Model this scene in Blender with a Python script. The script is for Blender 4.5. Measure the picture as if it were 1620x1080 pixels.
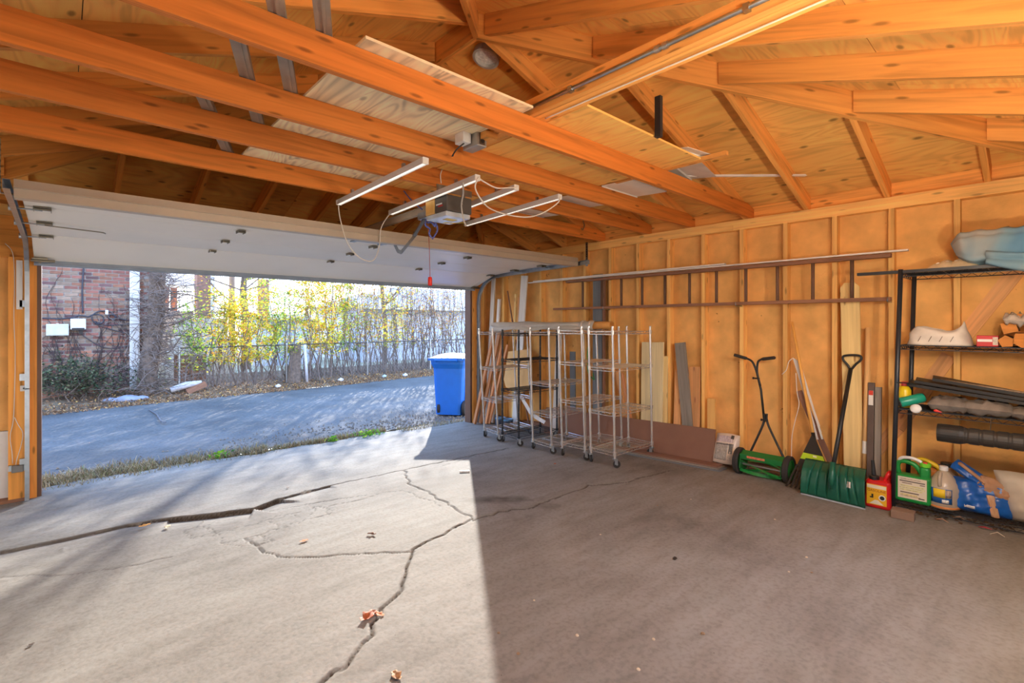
import bpy, math, random
import numpy as np
from mathutils import Vector, Matrix
random.seed(11); rng = np.random.default_rng(5)
for o in list(bpy.data.objects): bpy.data.objects.remove(o)
sc = bpy.context.scene
col = sc.collection
V = Vector
# ------------------------------------------------------------------ camera
YAW = math.radians(42.39); FOC = 779.0; HOR = 512.7; EYE = 1.568
cam_d = bpy.data.cameras.new('camera'); cam = bpy.data.objects.new('camera', cam_d); col.objects.link(cam)
cam.location = (0, 0, EYE); cam.rotation_euler = (math.pi/2, 0, -YAW)
cam_d.sensor_width = 36; cam_d.lens = FOC/1620*36; cam_d.shift_y = -(540-HOR)/1620
cam_d.clip_start = .02; cam_d.clip_end = 300
sc.camera = cam
# ------------------------------------------------------------------ sky, sun, exposure
SUN_EL = math.radians(17.6); SX, SY = .585, .811
sun_d = bpy.data.lights.new('sun', 'SUN'); sun_d.energy = 10.4; sun_d.angle = math.radians(.53); sun_d.color = (1, .955, .88)
sun = bpy.data.objects.new('sun', sun_d); col.objects.link(sun); sun.location = (20, 28, 12)
sun.rotation_euler = V((SX*math.cos(SUN_EL), SY*math.cos(SUN_EL), math.sin(SUN_EL))).to_track_quat('Z', 'Y').to_euler()
W = bpy.data.worlds.new('sky'); sc.world = W; W.use_nodes = True
wn, wl = W.node_tree.nodes, W.node_tree.links
bgn = wn['Background']; tc = wn.new('ShaderNodeTexCoord'); sp = wn.new('ShaderNodeSeparateXYZ'); rp = wn.new('ShaderNodeValToRGB')
wl.new(tc.outputs['Generated'], sp.inputs[0]); wl.new(sp.outputs['Z'], rp.inputs[0]); wl.new(rp.outputs[0], bgn.inputs[0])
rp.color_ramp.elements[0].position = .0; rp.color_ramp.elements[0].color = (.96, .98, 1, 1)
rp.color_ramp.elements[1].position = .55; rp.color_ramp.elements[1].color = (.26, .50, 1, 1)
bgn.inputs[1].default_value = 5.0
vs = sc.view_settings
sc.display_settings.display_device = 'sRGB'
vs.view_transform = 'Standard'; vs.look = 'None'; vs.gamma = 1; vs.use_curve_mapping = False; vs.exposure = 0.0
LED_POWER = .95
FILL_BULB_POWER = 1000.0
# ------------------------------------------------------------------ helpers: pixel of the photo + a known plane -> point in the room
FS = .029                                              # the slab falls towards the big door
def fz(y): return FS*(6.2-y) if y < 6.2 else 0.0
def ray(u, v):
    s = (u-810)/FOC
    return V((math.sin(YAW)+math.cos(YAW)*s, math.cos(YAW)-math.sin(YAW)*s, (HOR-v)/FOC))
def at(u, v, X=None, Y=None, Z=None):
    r = ray(u, v)
    d = X/r.x if X is not None else Y/r.y if Y is not None else (Z-EYE)/r.z
    return V((0, 0, EYE))+r*d
def atf(u, v):
    r = ray(u, v); d = (FS*6.2-EYE)/(r.z+FS*r.y)
    return V((0, 0, EYE))+r*d
# ------------------------------------------------------------------ helpers: things, parts, meshes
def tag(o, label=None, cat=None, group=None, kind=None):
    if label: o['label'] = label
    if cat: o['category'] = cat
    if group: o['group'] = group
    if kind: o['kind'] = kind
    return o
def thing(name, label, cat, loc=(0, 0, 0), group=None, kind=None):
    o = bpy.data.objects.new(name, None); col.objects.link(o); o.location = loc; o.empty_display_size = .1
    o['_w'] = tuple(loc)
    return tag(o, label, cat, group, kind)
class MB:
    """collects shapes in world coordinates; build() links them as one mesh object"""
    def __init__(s): s.v, s.f, s.uv = [], [], []
    def add(s, vs, fs, uvs=None):
        b = len(s.v); s.v += [tuple(p) for p in vs]
        for i, f in enumerate(fs):
            s.f.append(tuple(b+k for k in f))
            s.uv.append(uvs[i] if uvs else [(vs[k][0]*.7+vs[k][2]*.3, vs[k][1]*.7+vs[k][2]) for k in f])
        return s
    def hexa(s, P, L=None):
        """8 corners: bottom ring 0-3, top ring 4-7; grain runs along the longest edge"""
        P = [V(p) for p in P]
        fs = [(3, 2, 1, 0), (4, 5, 6, 7), (0, 1, 5, 4), (1, 2, 6, 5), (2, 3, 7, 6), (3, 0, 4, 7)]
        ax = [P[1]-P[0], P[3]-P[0], P[4]-P[0]]
        ln = [a.length for a in ax]; k = ln.index(max(ln)) if L is None else L
        A = ax[k].normalized(); ou, ov = random.uniform(0, 40), random.uniform(0, 40)
        uvs = []
        for f in fs:
            n = (P[f[1]]-P[f[0]]).cross(P[f[2]]-P[f[0]])
            n = n.normalized() if n.length > 1e-12 else V((0, 0, 1))
            B = n.cross(A)
            if B.length < .3: B = ax[(k+1) % 3].normalized(); A2 = ax[(k+2) % 3].normalized()*.06
            else: B.normalize(); A2 = A
            uvs.append([(ou+P[i].dot(A2), ov+P[i].dot(B)) for i in f])
        return s.add(P, fs, uvs)
    def box(s, c, size, R=None, L=None):
        hx, hy, hz = size[0]/2, size[1]/2, size[2]/2
        P = [V(q) for q in ((-hx, -hy, -hz), (hx, -hy, -hz), (hx, hy, -hz), (-hx, hy, -hz), (-hx, -hy, hz), (hx, -hy, hz), (hx, hy, hz), (-hx, hy, hz))]
        if R is not None: P = [R @ p for p in P]
        c = V(c); return s.hexa([c+p for p in P], L)
    def bb(s, x0, x1, y0, y1, z0, z1, L=None):
        return s.box(((x0+x1)/2, (y0+y1)/2, (z0+z1)/2), (x1-x0, y1-y0, z1-z0), None, L)
    def beam(s, p0, p1, w, d, up=(0, 0, 1)):
        """bar from p0 to p1 on its centre line; d along up, w across"""
        p0, p1 = V(p0), V(p1); a = (p1-p0).normalized(); side = a.cross(V(up))
        if side.length < 1e-4: side = a.cross(V((0, 1, 0)))
        side.normalize(); u = side.cross(a).normalized()
        P = []
        for q in (p0, p1):
            P += [q-side*w/2-u*d/2, q+side*w/2-u*d/2, q+side*w/2+u*d/2, q-side*w/2+u*d/2]
        return s.hexa([P[0], P[1], P[2], P[3], P[4], P[5], P[6], P[7]])
    def plumb(s, p0, p1, w, d):
        """sloping board with plumb-cut ends: p0,p1 = bottom centre points, d = vertical depth"""
        p0, p1 = V(p0), V(p1); a = p1-p0; side = V((a.y, -a.x, 0)).normalized()*w/2; z = V((0, 0, d))
        return s.hexa([p0-side, p0+side, p1+side, p1-side, p0-side+z, p0+side+z, p1+side+z, p1-side+z])
    def tube(s, pts, r, seg=8, caps=True, closed=False):
        pts = [V(p) for p in pts]; n = len(pts); rs = r if isinstance(r, (list, tuple)) else [r]*n
        vs, fs, uvs = [], [], []; u = None; L = 0
        lens = [0]
        for i in range(1, n): lens.append(lens[-1]+(pts[i]-pts[i-1]).length)
        for i in range(n):
            if closed: t = pts[(i+1) % n]-pts[i-1]
            else: t = pts[min(i+1, n-1)]-pts[max(i-1, 0)]
            t = t.normalized() if t.length > 1e-9 else V((0, 0, 1))
            if u is None:
                u = t.cross(V((0, 0, 1)))
                if u.length < .05: u = t.cross(V((1, 0, 0)))
            else: u = u-t*u.dot(t)
            u.normalize(); w = t.cross(u)
            for k in range(seg):
                a = 2*math.pi*k/seg; vs.append(pts[i]+(u*math.cos(a)+w*math.sin(a))*rs[i])
        m = n if closed else n-1
        for i in range(m):
            j = (i+1) % n
            for k in range(seg):
                k2 = (k+1) % seg
                fs.append((i*seg+k, i*seg+k2, j*seg+k2, j*seg+k))
                l0, l1 = lens[i], lens[j] if j else lens[i]+.01
                uvs.append([(l0, k*.02), (l0, (k+1)*.02), (l1, (k+1)*.02), (l1, k*.02)])
        if caps and not closed:
            fs.append(tuple(range(seg))[::-1]); uvs.append([(.01*math.cos(k), .01*math.sin(k)) for k in range(seg)])
            fs.append(tuple(range((n-1)*seg, n*seg))); uvs.append([(.01*math.cos(k), .01*math.sin(k)) for k in range(seg)])
        return s.add(vs, fs, uvs)
    def lathe(s, prof, o=(0, 0, 0), R=None, seg=24, caps=True):
        """prof = [(radius, height)...] turned about +z of R at o"""
        o = V(o); vs, fs = [], []; n = len(prof)
        for r, z in prof:
            for k in range(seg):
                a = 2*math.pi*k/seg; p = V((r*math.cos(a), r*math.sin(a), z)); vs.append(o+(R @ p if R is not None else p))
        for i in range(n-1):
            for k in range(seg):
                k2 = (k+1) % seg; fs.append((i*seg+k, i*seg+k2, (i+1)*seg+k2, (i+1)*seg+k))
        if caps and prof[0][0] > 1e-6: fs.append(tuple(range(seg))[::-1])
        if caps and prof[-1][0] > 1e-6: fs.append(tuple(range((n-1)*seg, n*seg)))
        return s.add(vs, fs)
    def prism(s, poly, t, M):
        """2-D polygon (x,y) extruded 0..t along z, placed by the 4x4 matrix M"""
        n = len(poly); vs = [M @ V((x, y, 0)) for x, y in poly]+[M @ V((x, y, t)) for x, y in poly]
        fs = [tuple(range(n))[::-1], tuple(range(n, 2*n))]+[(i, (i+1) % n, n+(i+1) % n, n+i) for i in range(n)]
        ou, ov = random.uniform(0, 20), random.uniform(0, 20)
        uvs = [[(ou+poly[k][0], ov+poly[k][1]) for k in range(n)][::-1], [(ou+poly[k][0], ov+poly[k][1]) for k in range(n)]]
        uvs += [[(ou+poly[i][0], ov+poly[i][1]), (ou+poly[(i+1) % n][0], ov+poly[(i+1) % n][1])]*2 for i in range(n)]
        return s.add(vs, fs, uvs)
    def surf(s, fn, nu, nv, cu=False, cv=False):
        """grid surface fn(u,v), u,v in 0..1; cu / cv close it"""
        a, b = (nu if cu else nu+1), (nv if cv else nv+1)
        vs = [V(fn(i/nu, j/nv)) for i in range(a) for j in range(b)]; fs, uvs = [], []
        for i in range(nu):
            for j in range(nv):
                i2, j2 = (i+1) % a, (j+1) % b
                fs.append((i*b+j, i2*b+j, i2*b+j2, i*b+j2)); uvs.append([(i/nu, j/nv), ((i+1)/nu, j/nv), ((i+1)/nu, (j+1)/nv), (i/nu, (j+1)/nv)])
        return s.add(vs, fs, uvs)
    def build(s, name, m, parent=None, smooth=False, bevel=0, bseg=2, label=None, sub=0, solid=0, kind=None):
        me = bpy.data.meshes.new(name)
        w = V(parent['_w']) if parent is not None else V((0, 0, 0))
        me.from_pydata([tuple(V(p)-w) for p in s.v], [], s.f)
        uvl = me.uv_layers.new(name='UVMap'); flat = [c for f in s.uv for q in f for c in q]
        if len(flat) == 2*len(uvl.data): uvl.data.foreach_set('uv', flat)
        me.materials.append(m)
        if smooth:
            me.polygons.foreach_set('use_smooth', [True]*len(me.polygons))
        me.update()
        o = bpy.data.objects.new(name, me); col.objects.link(o); o['_w'] = tuple(w)
        if parent is not None: o.parent = parent
        if solid:
            d = o.modifiers.new('solid', 'SOLIDIFY'); d.thickness = solid; d.offset = 0
        if sub:
            d = o.modifiers.new('sub', 'SUBSURF'); d.levels = sub; d.render_levels = sub
        if bevel:
            d = o.modifiers.new('bevel', 'BEVEL'); d.width = bevel; d.segments = bseg; d.limit_method = 'ANGLE'
        if label: o['label'] = label
        if kind: o['kind'] = kind
        return o
def part(name, m, parent, *boxes, **k):
    b = MB()
    for q in boxes: b.bb(*q)
    return b.build(name, m, parent, **k)
def rotz(a): return Matrix.Rotation(a, 3, 'Z')
def frame(o, x, y, z):
    """4x4 with axes x,y,z (vectors) at o"""
    M = Matrix.Identity(4)
    for i, a in enumerate((V(x), V(y), V(z))):
        for j in range(3): M[j][i] = a[j]
    for j in range(3): M[j][3] = o[j]
    return M
def smooth_path(pts, n=6):
    pts = [V(p) for p in pts]; out = []
    for i in range(len(pts)-1):
        p0, p1, p2, p3 = pts[max(i-1, 0)], pts[i], pts[i+1], pts[min(i+2, len(pts)-1)]
        for k in range(n):
            t = k/n; out.append(.5*((2*p1)+(p2-p0)*t+(2*p0-5*p1+4*p2-p3)*t*t+(3*p1-p0-3*p2+p3)*t**3))
    out.append(pts[-1]); return out
def text_mesh(txt, size, M, m, name, parent, extrude=.0006, align='CENTER'):
    cu = bpy.data.curves.new(name, 'FONT'); cu.body = txt; cu.size = size; cu.extrude = extrude; cu.align_x = align; cu.align_y = 'CENTER'
    o = bpy.data.objects.new(name, cu); col.objects.link(o)
    me = bpy.data.meshes.new_from_object(o); bpy.data.objects.remove(o)
    w = V(parent['_w']); me.transform(M); me.transform(Matrix.Translation(-w)); me.materials.clear(); me.materials.append(m)
    q = bpy.data.objects.new(name, me); col.objects.link(q); q.parent = parent; q['_w'] = tuple(w); return q
# ------------------------------------------------------------------ materials (all procedural)
def lin(c):
    return tuple(((x/255)/12.92 if x/255 <= .04045 else ((x/255+.055)/1.055)**2.4) for x in c)
def nodes(name):
    m = bpy.data.materials.new(name); m.use_nodes = True; t = m.node_tree
    return m, t.nodes, t.links, t.nodes['Principled BSDF']
def ramp(n, stops):
    r = n.new('ShaderNodeValToRGB'); e = r.color_ramp.elements
    while len(e) < len(stops): e.new(.5)
    for k, (p, c) in enumerate(stops): e[k].position = p; e[k].color = (*c[:3], 1)
    return r
def plain(name, c, rough=.5, metal=0, var=.12, scale=8, bump=0, coat=0, alpha=1, trans=0, spec=None, bscale=60):
    m, n, l, b = nodes(name); c = lin(c)
    t = n.new('ShaderNodeTexCoord'); z = n.new('ShaderNodeTexNoise'); z.inputs['Scale'].default_value = scale; z.inputs['Detail'].default_value = 4
    l.new(t.outputs['Object'], z.inputs['Vector'])
    r = ramp(n, [(.3, tuple(x*(1-var) for x in c)), (.7, tuple(min(1, x*(1+var)) for x in c))])
    l.new(z.outputs['Fac'], r.inputs[0]); l.new(r.outputs[0], b.inputs['Base Color'])
    b.inputs['Roughness'].default_value = rough; b.inputs['Metallic'].default_value = metal
    if spec is not None: b.inputs['Specular IOR Level'].default_value = spec
    if trans: b.inputs['Transmission Weight'].default_value = trans
    if bump:
        z2 = n.new('ShaderNodeTexNoise'); z2.inputs['Scale'].default_value = bscale; z2.inputs['Detail'].default_value = 5
        l.new(t.outputs['Object'], z2.inputs['Vector'])
        bp = n.new('ShaderNodeBump'); bp.inputs['Strength'].default_value = bump; bp.inputs['Distance'].default_value = .01
        l.new(z2.outputs['Fac'], bp.inputs['Height']); l.new(bp.outputs[0], b.inputs['Normal'])
    return m
def wood(name, c, dark=.55, knots=.5, rough=.62, gx=1.3, gy=26, ply=False, vary=.16, kc=None):
    m, n, l, b = nodes(name); c = lin(c)
    uv = n.new('ShaderNodeUVMap'); mp = n.new('ShaderNodeMapping'); mp.inputs['Scale'].default_value = (gx, gy, 1)
    l.new(uv.outputs[0], mp.inputs[0])
    z = n.new('ShaderNodeTexNoise'); z.inputs['Scale'].default_value = 1; z.inputs['Detail'].default_value = 5; z.inputs['Distortion'].default_value = 2.2 if ply else .8
    l.new(mp.outputs[0], z.inputs['Vector'])
    dk = tuple(x*dark for x in c); lt = tuple(min(1, x*1.22) for x in c)
    if ply:
        mp2 = n.new('ShaderNodeMapping'); mp2.inputs['Scale'].default_value = (gx*.9, gx*4.2, 1); l.new(uv.outputs[0], mp2.inputs[0])
        zb = n.new('ShaderNodeTexNoise'); zb.inputs['Scale'].default_value = 1; zb.inputs['Detail'].default_value = 1.5; zb.inputs['Distortion'].default_value = .9; l.new(mp2.outputs[0], zb.inputs['Vector'])
        mm = n.new('ShaderNodeMath'); mm.operation = 'MULTIPLY'; mm.inputs[1].default_value = 85; l.new(zb.outputs['Fac'], mm.inputs[0])
        sn = n.new('ShaderNodeMath'); sn.operation = 'SINE'; l.new(mm.outputs[0], sn.inputs[0])
        mx = n.new('ShaderNodeMath'); mx.operation = 'MULTIPLY_ADD'; mx.inputs[1].default_value = .12; l.new(sn.outputs[0], mx.inputs[0]); l.new(z.outputs['Fac'], mx.inputs[2]); src = mx.outputs[0]
    else: src = z.outputs['Fac']
    r = ramp(n, [(.22, dk), (.5, c), (.78, lt)]); l.new(src, r.inputs[0])
    mk = n.new('ShaderNodeMapping'); mk.inputs['Scale'].default_value = (1.9, 7.5, 1) if not ply else (2.2, 4.2, 1); l.new(uv.outputs[0], mk.inputs[0])
    vo = n.new('ShaderNodeTexVoronoi'); vo.inputs['Scale'].default_value = 1; vo.voronoi_dimensions = '2D'; l.new(mk.outputs[0], vo.inputs['Vector'])
    kr = ramp(n, [(.035, (1, 1, 1)), (.085, (0, 0, 0))]); l.new(vo.outputs['Distance'], kr.inputs[0])
    km = n.new('ShaderNodeMath'); km.operation = 'MULTIPLY'; km.inputs[1].default_value = knots; l.new(kr.outputs[0], km.inputs[0])
    mix = n.new('ShaderNodeMix'); mix.data_type = 'RGBA'; kc = lin(kc) if kc else tuple(x*.28 for x in c)
    l.new(km.outputs[0], mix.inputs['Factor']); l.new(r.outputs[0], mix.inputs['A']); mix.inputs['B'].default_value = (*kc, 1)
    oi = n.new('ShaderNodeObjectInfo'); mr = n.new('ShaderNodeMapRange'); mr.inputs['To Min'].default_value = 1-vary; mr.inputs['To Max'].default_value = 1+vary
    l.new(oi.outputs['Random'], mr.inputs['Value'])
    vm = n.new('ShaderNodeVectorMath'); vm.operation = 'SCALE'; l.new(mix.outputs['Result'], vm.inputs[0]); l.new(mr.outputs[0], vm.inputs['Scale'])
    l.new(vm.outputs[0], b.inputs['Base Color']); b.inputs['Roughness'].default_value = rough; b.inputs['Specular IOR Level'].default_value = .25
    bp = n.new('ShaderNodeBump'); bp.inputs['Strength'].default_value = .25; bp.inputs['Distance'].default_value = .004; l.new(src, bp.inputs['Height']); l.new(bp.outputs[0], b.inputs['Normal'])
    return m
def emis(name, c, s):
    m, n, l, b = nodes(name); b.inputs['Base Color'].default_value = (*lin(c), 1); b.inputs['Emission Color'].default_value = (*lin(c), 1); b.inputs['Emission Strength'].default_value = s
    return m
M = {}
M['joist'] = wood('joist_fir', (218, 130, 56), .62, .75)
M['rafter'] = wood('rafter_fir', (240, 168, 88), .62, .7)
M['stud'] = wood('stud_fir', (247, 190, 112), .66, .6)
M['post'] = wood('post_fir', (244, 166, 80), .66, .7)
M['roofply'] = wood('roof_plywood', (253, 192, 106), .78, .8, gx=.8, gy=6.5, ply=True, vary=.1)
M['paleply'] = wood('pale_plywood', (250, 228, 188), .62, .5, gx=.9, gy=7.5, ply=True, vary=.04)
M['sheath'] = plain('fiberboard', (236, 180, 108), .85, var=.16, scale=5, bump=.25, spec=.15)
def spotted(m, c, thr=.70, scale=7):
    n, l = m.node_tree.nodes, m.node_tree.links; b = n['Principled BSDF']; src = b.inputs['Base Color'].links[0].from_socket
    t = n.new('ShaderNodeTexCoord'); z = n.new('ShaderNodeTexNoise'); z.inputs['Scale'].default_value = scale; z.inputs['Detail'].default_value = 3; z.inputs['Roughness'].default_value = .7; l.new(t.outputs['Object'], z.inputs['Vector'])
    r = ramp(n, [(thr, (0, 0, 0)), (thr+.03, (1, 1, 1))]); l.new(z.outputs['Fac'], r.inputs[0]); mx = n.new('ShaderNodeMix'); mx.data_type = 'RGBA'; mx.inputs['B'].default_value = (*lin(c), 1)
    q = n.new('ShaderNodeMath'); q.operation = 'MULTIPLY'; q.inputs[1].default_value = .8; l.new(r.outputs[0], q.inputs[0]); l.new(q.outputs[0], mx.inputs['Factor']); l.new(src, mx.inputs['A']); l.new(mx.outputs['Result'], b.inputs['Base Color'])
spotted(M['sheath'], (110, 64, 30), .705, 9)
M['curb'] = plain('curb_concrete', (150, 130, 112), .9, var=.2, bump=.3)
M['white'] = plain('white_paint', (236, 232, 226), .5, var=.04)
M['pine'] = wood('pine_board', (238, 205, 140), .8, .75, vary=.05, kc=(140, 88, 40))
M['cream_panel'] = wood('cream_panel', (228, 210, 164), .9, .1, vary=.03)
M['whiteboard'] = wood('white_board', (230, 222, 212), .88, .12, vary=.05)
M['greyboard'] = wood('grey_weathered_board', (148, 140, 130), .72, .3, vary=.06)
M['slate'] = wood('slate_grey_board', (120, 124, 128), .8, .1, vary=.08)
M['redwood'] = wood('cedar_strip', (214, 148, 100), .7, .3)
M['cedar'] = wood('cedar_board', (226, 166, 110), .72, .6, kc=(150, 80, 70))
M['dark_wood'] = wood('dark_old_wood', (150, 108, 84), .5, .5)
M['hardboard'] = plain('hardboard', (142, 102, 82), .7, var=.1, scale=4)
M['steel'] = plain('galvanised_steel', (176, 182, 186), .35, 1, var=.12, scale=20)
M['chrome'] = plain('chrome_wire', (232, 228, 222), .25, .7, var=.05)
M['chmat'] = plain('grey_channel', (158, 150, 138), .5, .25, var=.15)
M['black_metal'] = plain('black_coated_metal', (46, 50, 56), .4, .2, var=.1)
M['black'] = plain('black_plastic', (38, 37, 36), .45, var=.1)
M['rubber'] = plain('black_rubber', (52, 48, 45), .75, var=.12)
M['cream'] = plain('door_cream_enamel', (250, 242, 228), .4, var=.035, scale=1.5)
M['strut'] = plain('door_strut_beige', (196, 182, 162), .35, .1, var=.05)
M['seal'] = plain('door_seal_grey', (150, 162, 178), .5, var=.1)
M['hinge'] = plain('hinge_steel', (150, 142, 124), .35, .9, var=.15)
M['brass'] = plain('nickel', (200, 196, 190), .3, .9)
M['cord_white'] = plain('white_cord', (235, 228, 216), .5, var=.03)
# ================================================================== THE SETTING
XL, XR, YB, YF = -.78, 5.08, -.20, 6.20          # inner faces of the studs
OX0, OX1, OZ = -.16, 4.80, 2.16                   # door opening
ZP = 2.626; T = .333                              # top of plates, roof pitch
RX, RY0, RY1 = 2.15, 2.73, 3.26                   # ridge
# ---- floor: one cracked slab, the cracks are cut into the mesh
def floor_material():
    m, n, l, b = nodes('concrete_floor')
    t = n.new('ShaderNodeTexCoord')
    z = n.new('ShaderNodeTexNoise'); z.inputs['Scale'].default_value = .9; z.inputs['Detail'].default_value = 8; z.inputs['Roughness'].default_value = .62; z.inputs['Distortion'].default_value = .5
    l.new(t.outputs['Object'], z.inputs['Vector'])
    r = ramp(n, [(.25, lin((118, 110, 101))), (.43, lin((144, 138, 130))), (.6, lin((154, 149, 141))), (.8, lin((168, 164, 157)))]); l.new(z.outputs['Fac'], r.inputs[0])
    mp = n.new('ShaderNodeMapping'); mp.inputs['Rotation'].default_value = (0, 0, .5); mp.inputs['Scale'].default_value = (2, 9, 1); l.new(t.outputs['Object'], mp.inputs[0])
    s2 = n.new('ShaderNodeTexNoise'); s2.inputs['Scale'].default_value = 1.2; s2.inputs['Detail'].default_value = 6; l.new(mp.outputs[0], s2.inputs['Vector'])
    r2 = ramp(n, [(.3, (.83, .82, .8)), (.6, (1, 1, 1))]); l.new(s2.outputs['Fac'], r2.inputs[0])
    f3 = n.new('ShaderNodeTexNoise'); f3.inputs['Scale'].default_value = 45; f3.inputs['Detail'].default_value = 6; l.new(t.outputs['Object'], f3.inputs['Vector'])
    r3 = ramp(n, [(.32, (.78, .77, .76)), (.55, (1, 1, 1))]); l.new(f3.outputs['Fac'], r3.inputs[0])
    mu = n.new('ShaderNodeMix'); mu.data_type = 'RGBA'; mu.blend_type = 'MULTIPLY'; mu.inputs['Factor'].default_value = 1; l.new(r.outputs[0], mu.inputs['A']); l.new(r2.outputs[0], mu.inputs['B'])
    mv = n.new('ShaderNodeMix'); mv.data_type = 'RGBA'; mv.blend_type = 'MULTIPLY'; mv.inputs['Factor'].default_value = .8; l.new(mu.outputs['Result'], mv.inputs['A']); l.new(r3.outputs[0], mv.inputs['B'])
    vo = n.new('ShaderNodeTexVoronoi'); vo.inputs['Scale'].default_value = 8; l.new(t.outputs['Object'], vo.inputs['Vector'])
    r5 = ramp(n, [(.02, (1, 1, 1)), (.035, (0, 0, 0))]); l.new(vo.outputs['Distance'], r5.inputs[0])
    ms = n.new('ShaderNodeMix'); ms.data_type = 'RGBA'; ms.inputs['B'].default_value = (*lin((74, 64, 54)), 1); l.new(mv.outputs['Result'], ms.inputs['A'])
    q = n.new('ShaderNodeMath'); q.operation = 'MULTIPLY'; q.inputs[1].default_value = .7; l.new(r5.outputs[0], q.inputs[0]); l.new(q.outputs[0], ms.inputs['Factor'])
    at_ = n.new('ShaderNodeAttribute'); at_.attribute_name = 'dirt'
    mc = n.new('ShaderNodeMix'); mc.data_type = 'RGBA'; mc.inputs['B'].default_value = (*lin((70, 58, 47)), 1)
    l.new(ms.outputs['Result'], mc.inputs['A']); l.new(at_.outputs['Fac'], mc.inputs['Factor']); l.new(mc.outputs['Result'], b.inputs['Base Color'])
    b.inputs['Roughness'].default_value = .82; b.inputs['Specular IOR Level'].default_value = .25
    bp = n.new('ShaderNodeBump'); bp.inputs['Strength'].default_value = .3; bp.inputs['Distance'].default_value = .006
    ad = n.new('ShaderNodeMath'); ad.operation = 'ADD'; l.new(f3.outputs['Fac'], ad.inputs[0]); l.new(s2.outputs['Fac'], ad.inputs[1]); l.new(ad.outputs[0], bp.inputs['Height']); l.new(bp.outputs[0], b.inputs['Normal'])
    return m
def make_floor():
    g = .0125; xs = np.arange(XL-.1, XR+.12, g); ys = np.arange(YB-.1, 6.74, g); nx, ny = len(xs), len(ys)
    X, Y = np.meshgrid(xs, ys, indexing='ij'); Z = np.where(Y < 6.2, FS*(6.2-Y), 0.0)
    dirt = np.zeros_like(X); dep = np.zeros_like(X)
    P = lambda L: [tuple(atf(*q)[:2]) for q in L]
    def crack(pts, w, d, jit=.02, dirtw=1.0, seedn=0):
        r2 = np.random.default_rng(seedn); fine = []
        for (a, b) in zip(pts[:-1], pts[1:]):
            n = max(2, int(math.dist(a, b)/.06))
            for k in range(n):
                t = k/n; fine.append((a[0]+(b[0]-a[0])*t+r2.normal(0, jit), a[1]+(b[1]-a[1])*t+r2.normal(0, jit)))
        fine.append(pts[-1])
        for (a, b) in zip(fine[:-1], fine[1:]):
            x0, x1 = min(a[0], b[0])-.08, max(a[0], b[0])+.08; y0, y1 = min(a[1], b[1])-.08, max(a[1], b[1])+.08
            i0, i1 = np.searchsorted(xs, (x0, x1)); j0, j1 = np.searchsorted(ys, (y0, y1))
            if i1 <= i0 or j1 <= j0: continue
            sx, sy = X[i0:i1, j0:j1], Y[i0:i1, j0:j1]; dx, dy = b[0]-a[0], b[1]-a[1]; L2 = dx*dx+dy*dy+1e-9
            t = np.clip(((sx-a[0])*dx+(sy-a[1])*dy)/L2, 0, 1); D = np.hypot(sx-a[0]-t*dx, sy-a[1]-t*dy)
            ww = w*.62*r2.uniform(.6, 1.3); k = np.clip(1-D/ww, 0, 1)
            dep[i0:i1, j0:j1] = np.maximum(dep[i0:i1, j0:j1], d*k); dirt[i0:i1, j0:j1] = np.maximum(dirt[i0:i1, j0:j1], dirtw*np.clip(1.4-D/(ww*.9), 0, 1))
    c1 = P([(0, 872), (100, 852), (200, 829), (270, 818), (330, 812), (400, 803), (440, 788), (520, 768), (600, 752), (650, 741), (700, 731), (760, 718), (805, 709)])
    crack(c1[:3], .022, .012, .006, .7, 1); crack(c1[2:7], .02, .02, .008, 1, 2); crack(c1[6:], .016, .012, .01, .9, 3)
    crack(P([(640, 745), (650, 765), (700, 792), (735, 813), (748, 822)]), .016, .014, .012, 1, 4)
    crack(P([(748, 822), (800, 808), (840, 802), (880, 787), (930, 768), (990, 762), (1060, 744)]), .014, .012, .014, .9, 5)
    crack(P([(748, 822), (700, 845), (655, 870), (640, 905), (632, 935), (602, 962), (590, 1005), (560, 1040), (505, 1084)]), .017, .018, .012, 1, 6)
    crack(P([(655, 872), (560, 876), (460, 881), (420, 872), (388, 850)]), .013, .012, .008, .9, 7)
    crack(P([(580, 782), (520, 792), (470, 800), (420, 806)]), .011, .008, .01, .8, 8)
    crack(P([(700, 800), (640, 776), (600, 780), (560, 792), (520, 800)]), .009, .006, .012, .7, 9)
    crack(P([(0, 912), (100, 908), (200, 895), (270, 880)]), .012, .006, .01, .6, 10)
    crack(P([(690, 740), (740, 725), (800, 712)]), .009, .006, .008, .6, 11)
    # crazed patch left of the crossing: cells of a few hand-spans
    r3 = np.random.default_rng(3); cpts = P([(300, 850), (340, 842), (380, 832), (420, 822), (460, 812), (330, 828), (370, 815), (410, 845), (440, 835), (480, 822), (290, 838), (350, 858), (400, 860), (430, 855), (520, 812), (500, 800), (380, 802)])
    for k, a in enumerate(cpts):
        near = sorted(cpts, key=lambda q: math.dist(a, q))[1:4]
        for q in near[:2+k % 2]:
            mid = ((a[0]+q[0])/2+r3.normal(0, .03), (a[1]+q[1])/2+r3.normal(0, .03)); crack([a, mid, q], .0055, .005, .012, .55, 20+k)
    # the heaved edge: the slab between the crack and the camera sits lower beside the long crack
    def sidefield(pts, width, drop):
        for (a, b) in zip(pts[:-1], pts[1:]):
            dx, dy = b[0]-a[0], b[1]-a[1]; L = math.hypot(dx, dy); nxn, nyn = dy/L, -dx/L
            if nxn*(0-a[0])+nyn*(0-a[1]) < 0: nxn, nyn = -nxn, -nyn
            t = ((X-a[0])*dx+(Y-a[1])*dy)/L/L; s = (X-a[0])*nxn+(Y-a[1])*nyn
            k = np.where((t >= -.02) & (t <= 1.02) & (s > 0), np.clip(1-s/width, 0, 1)**1.3, 0)
            np.maximum(dep, drop*k, out=dep)
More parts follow.
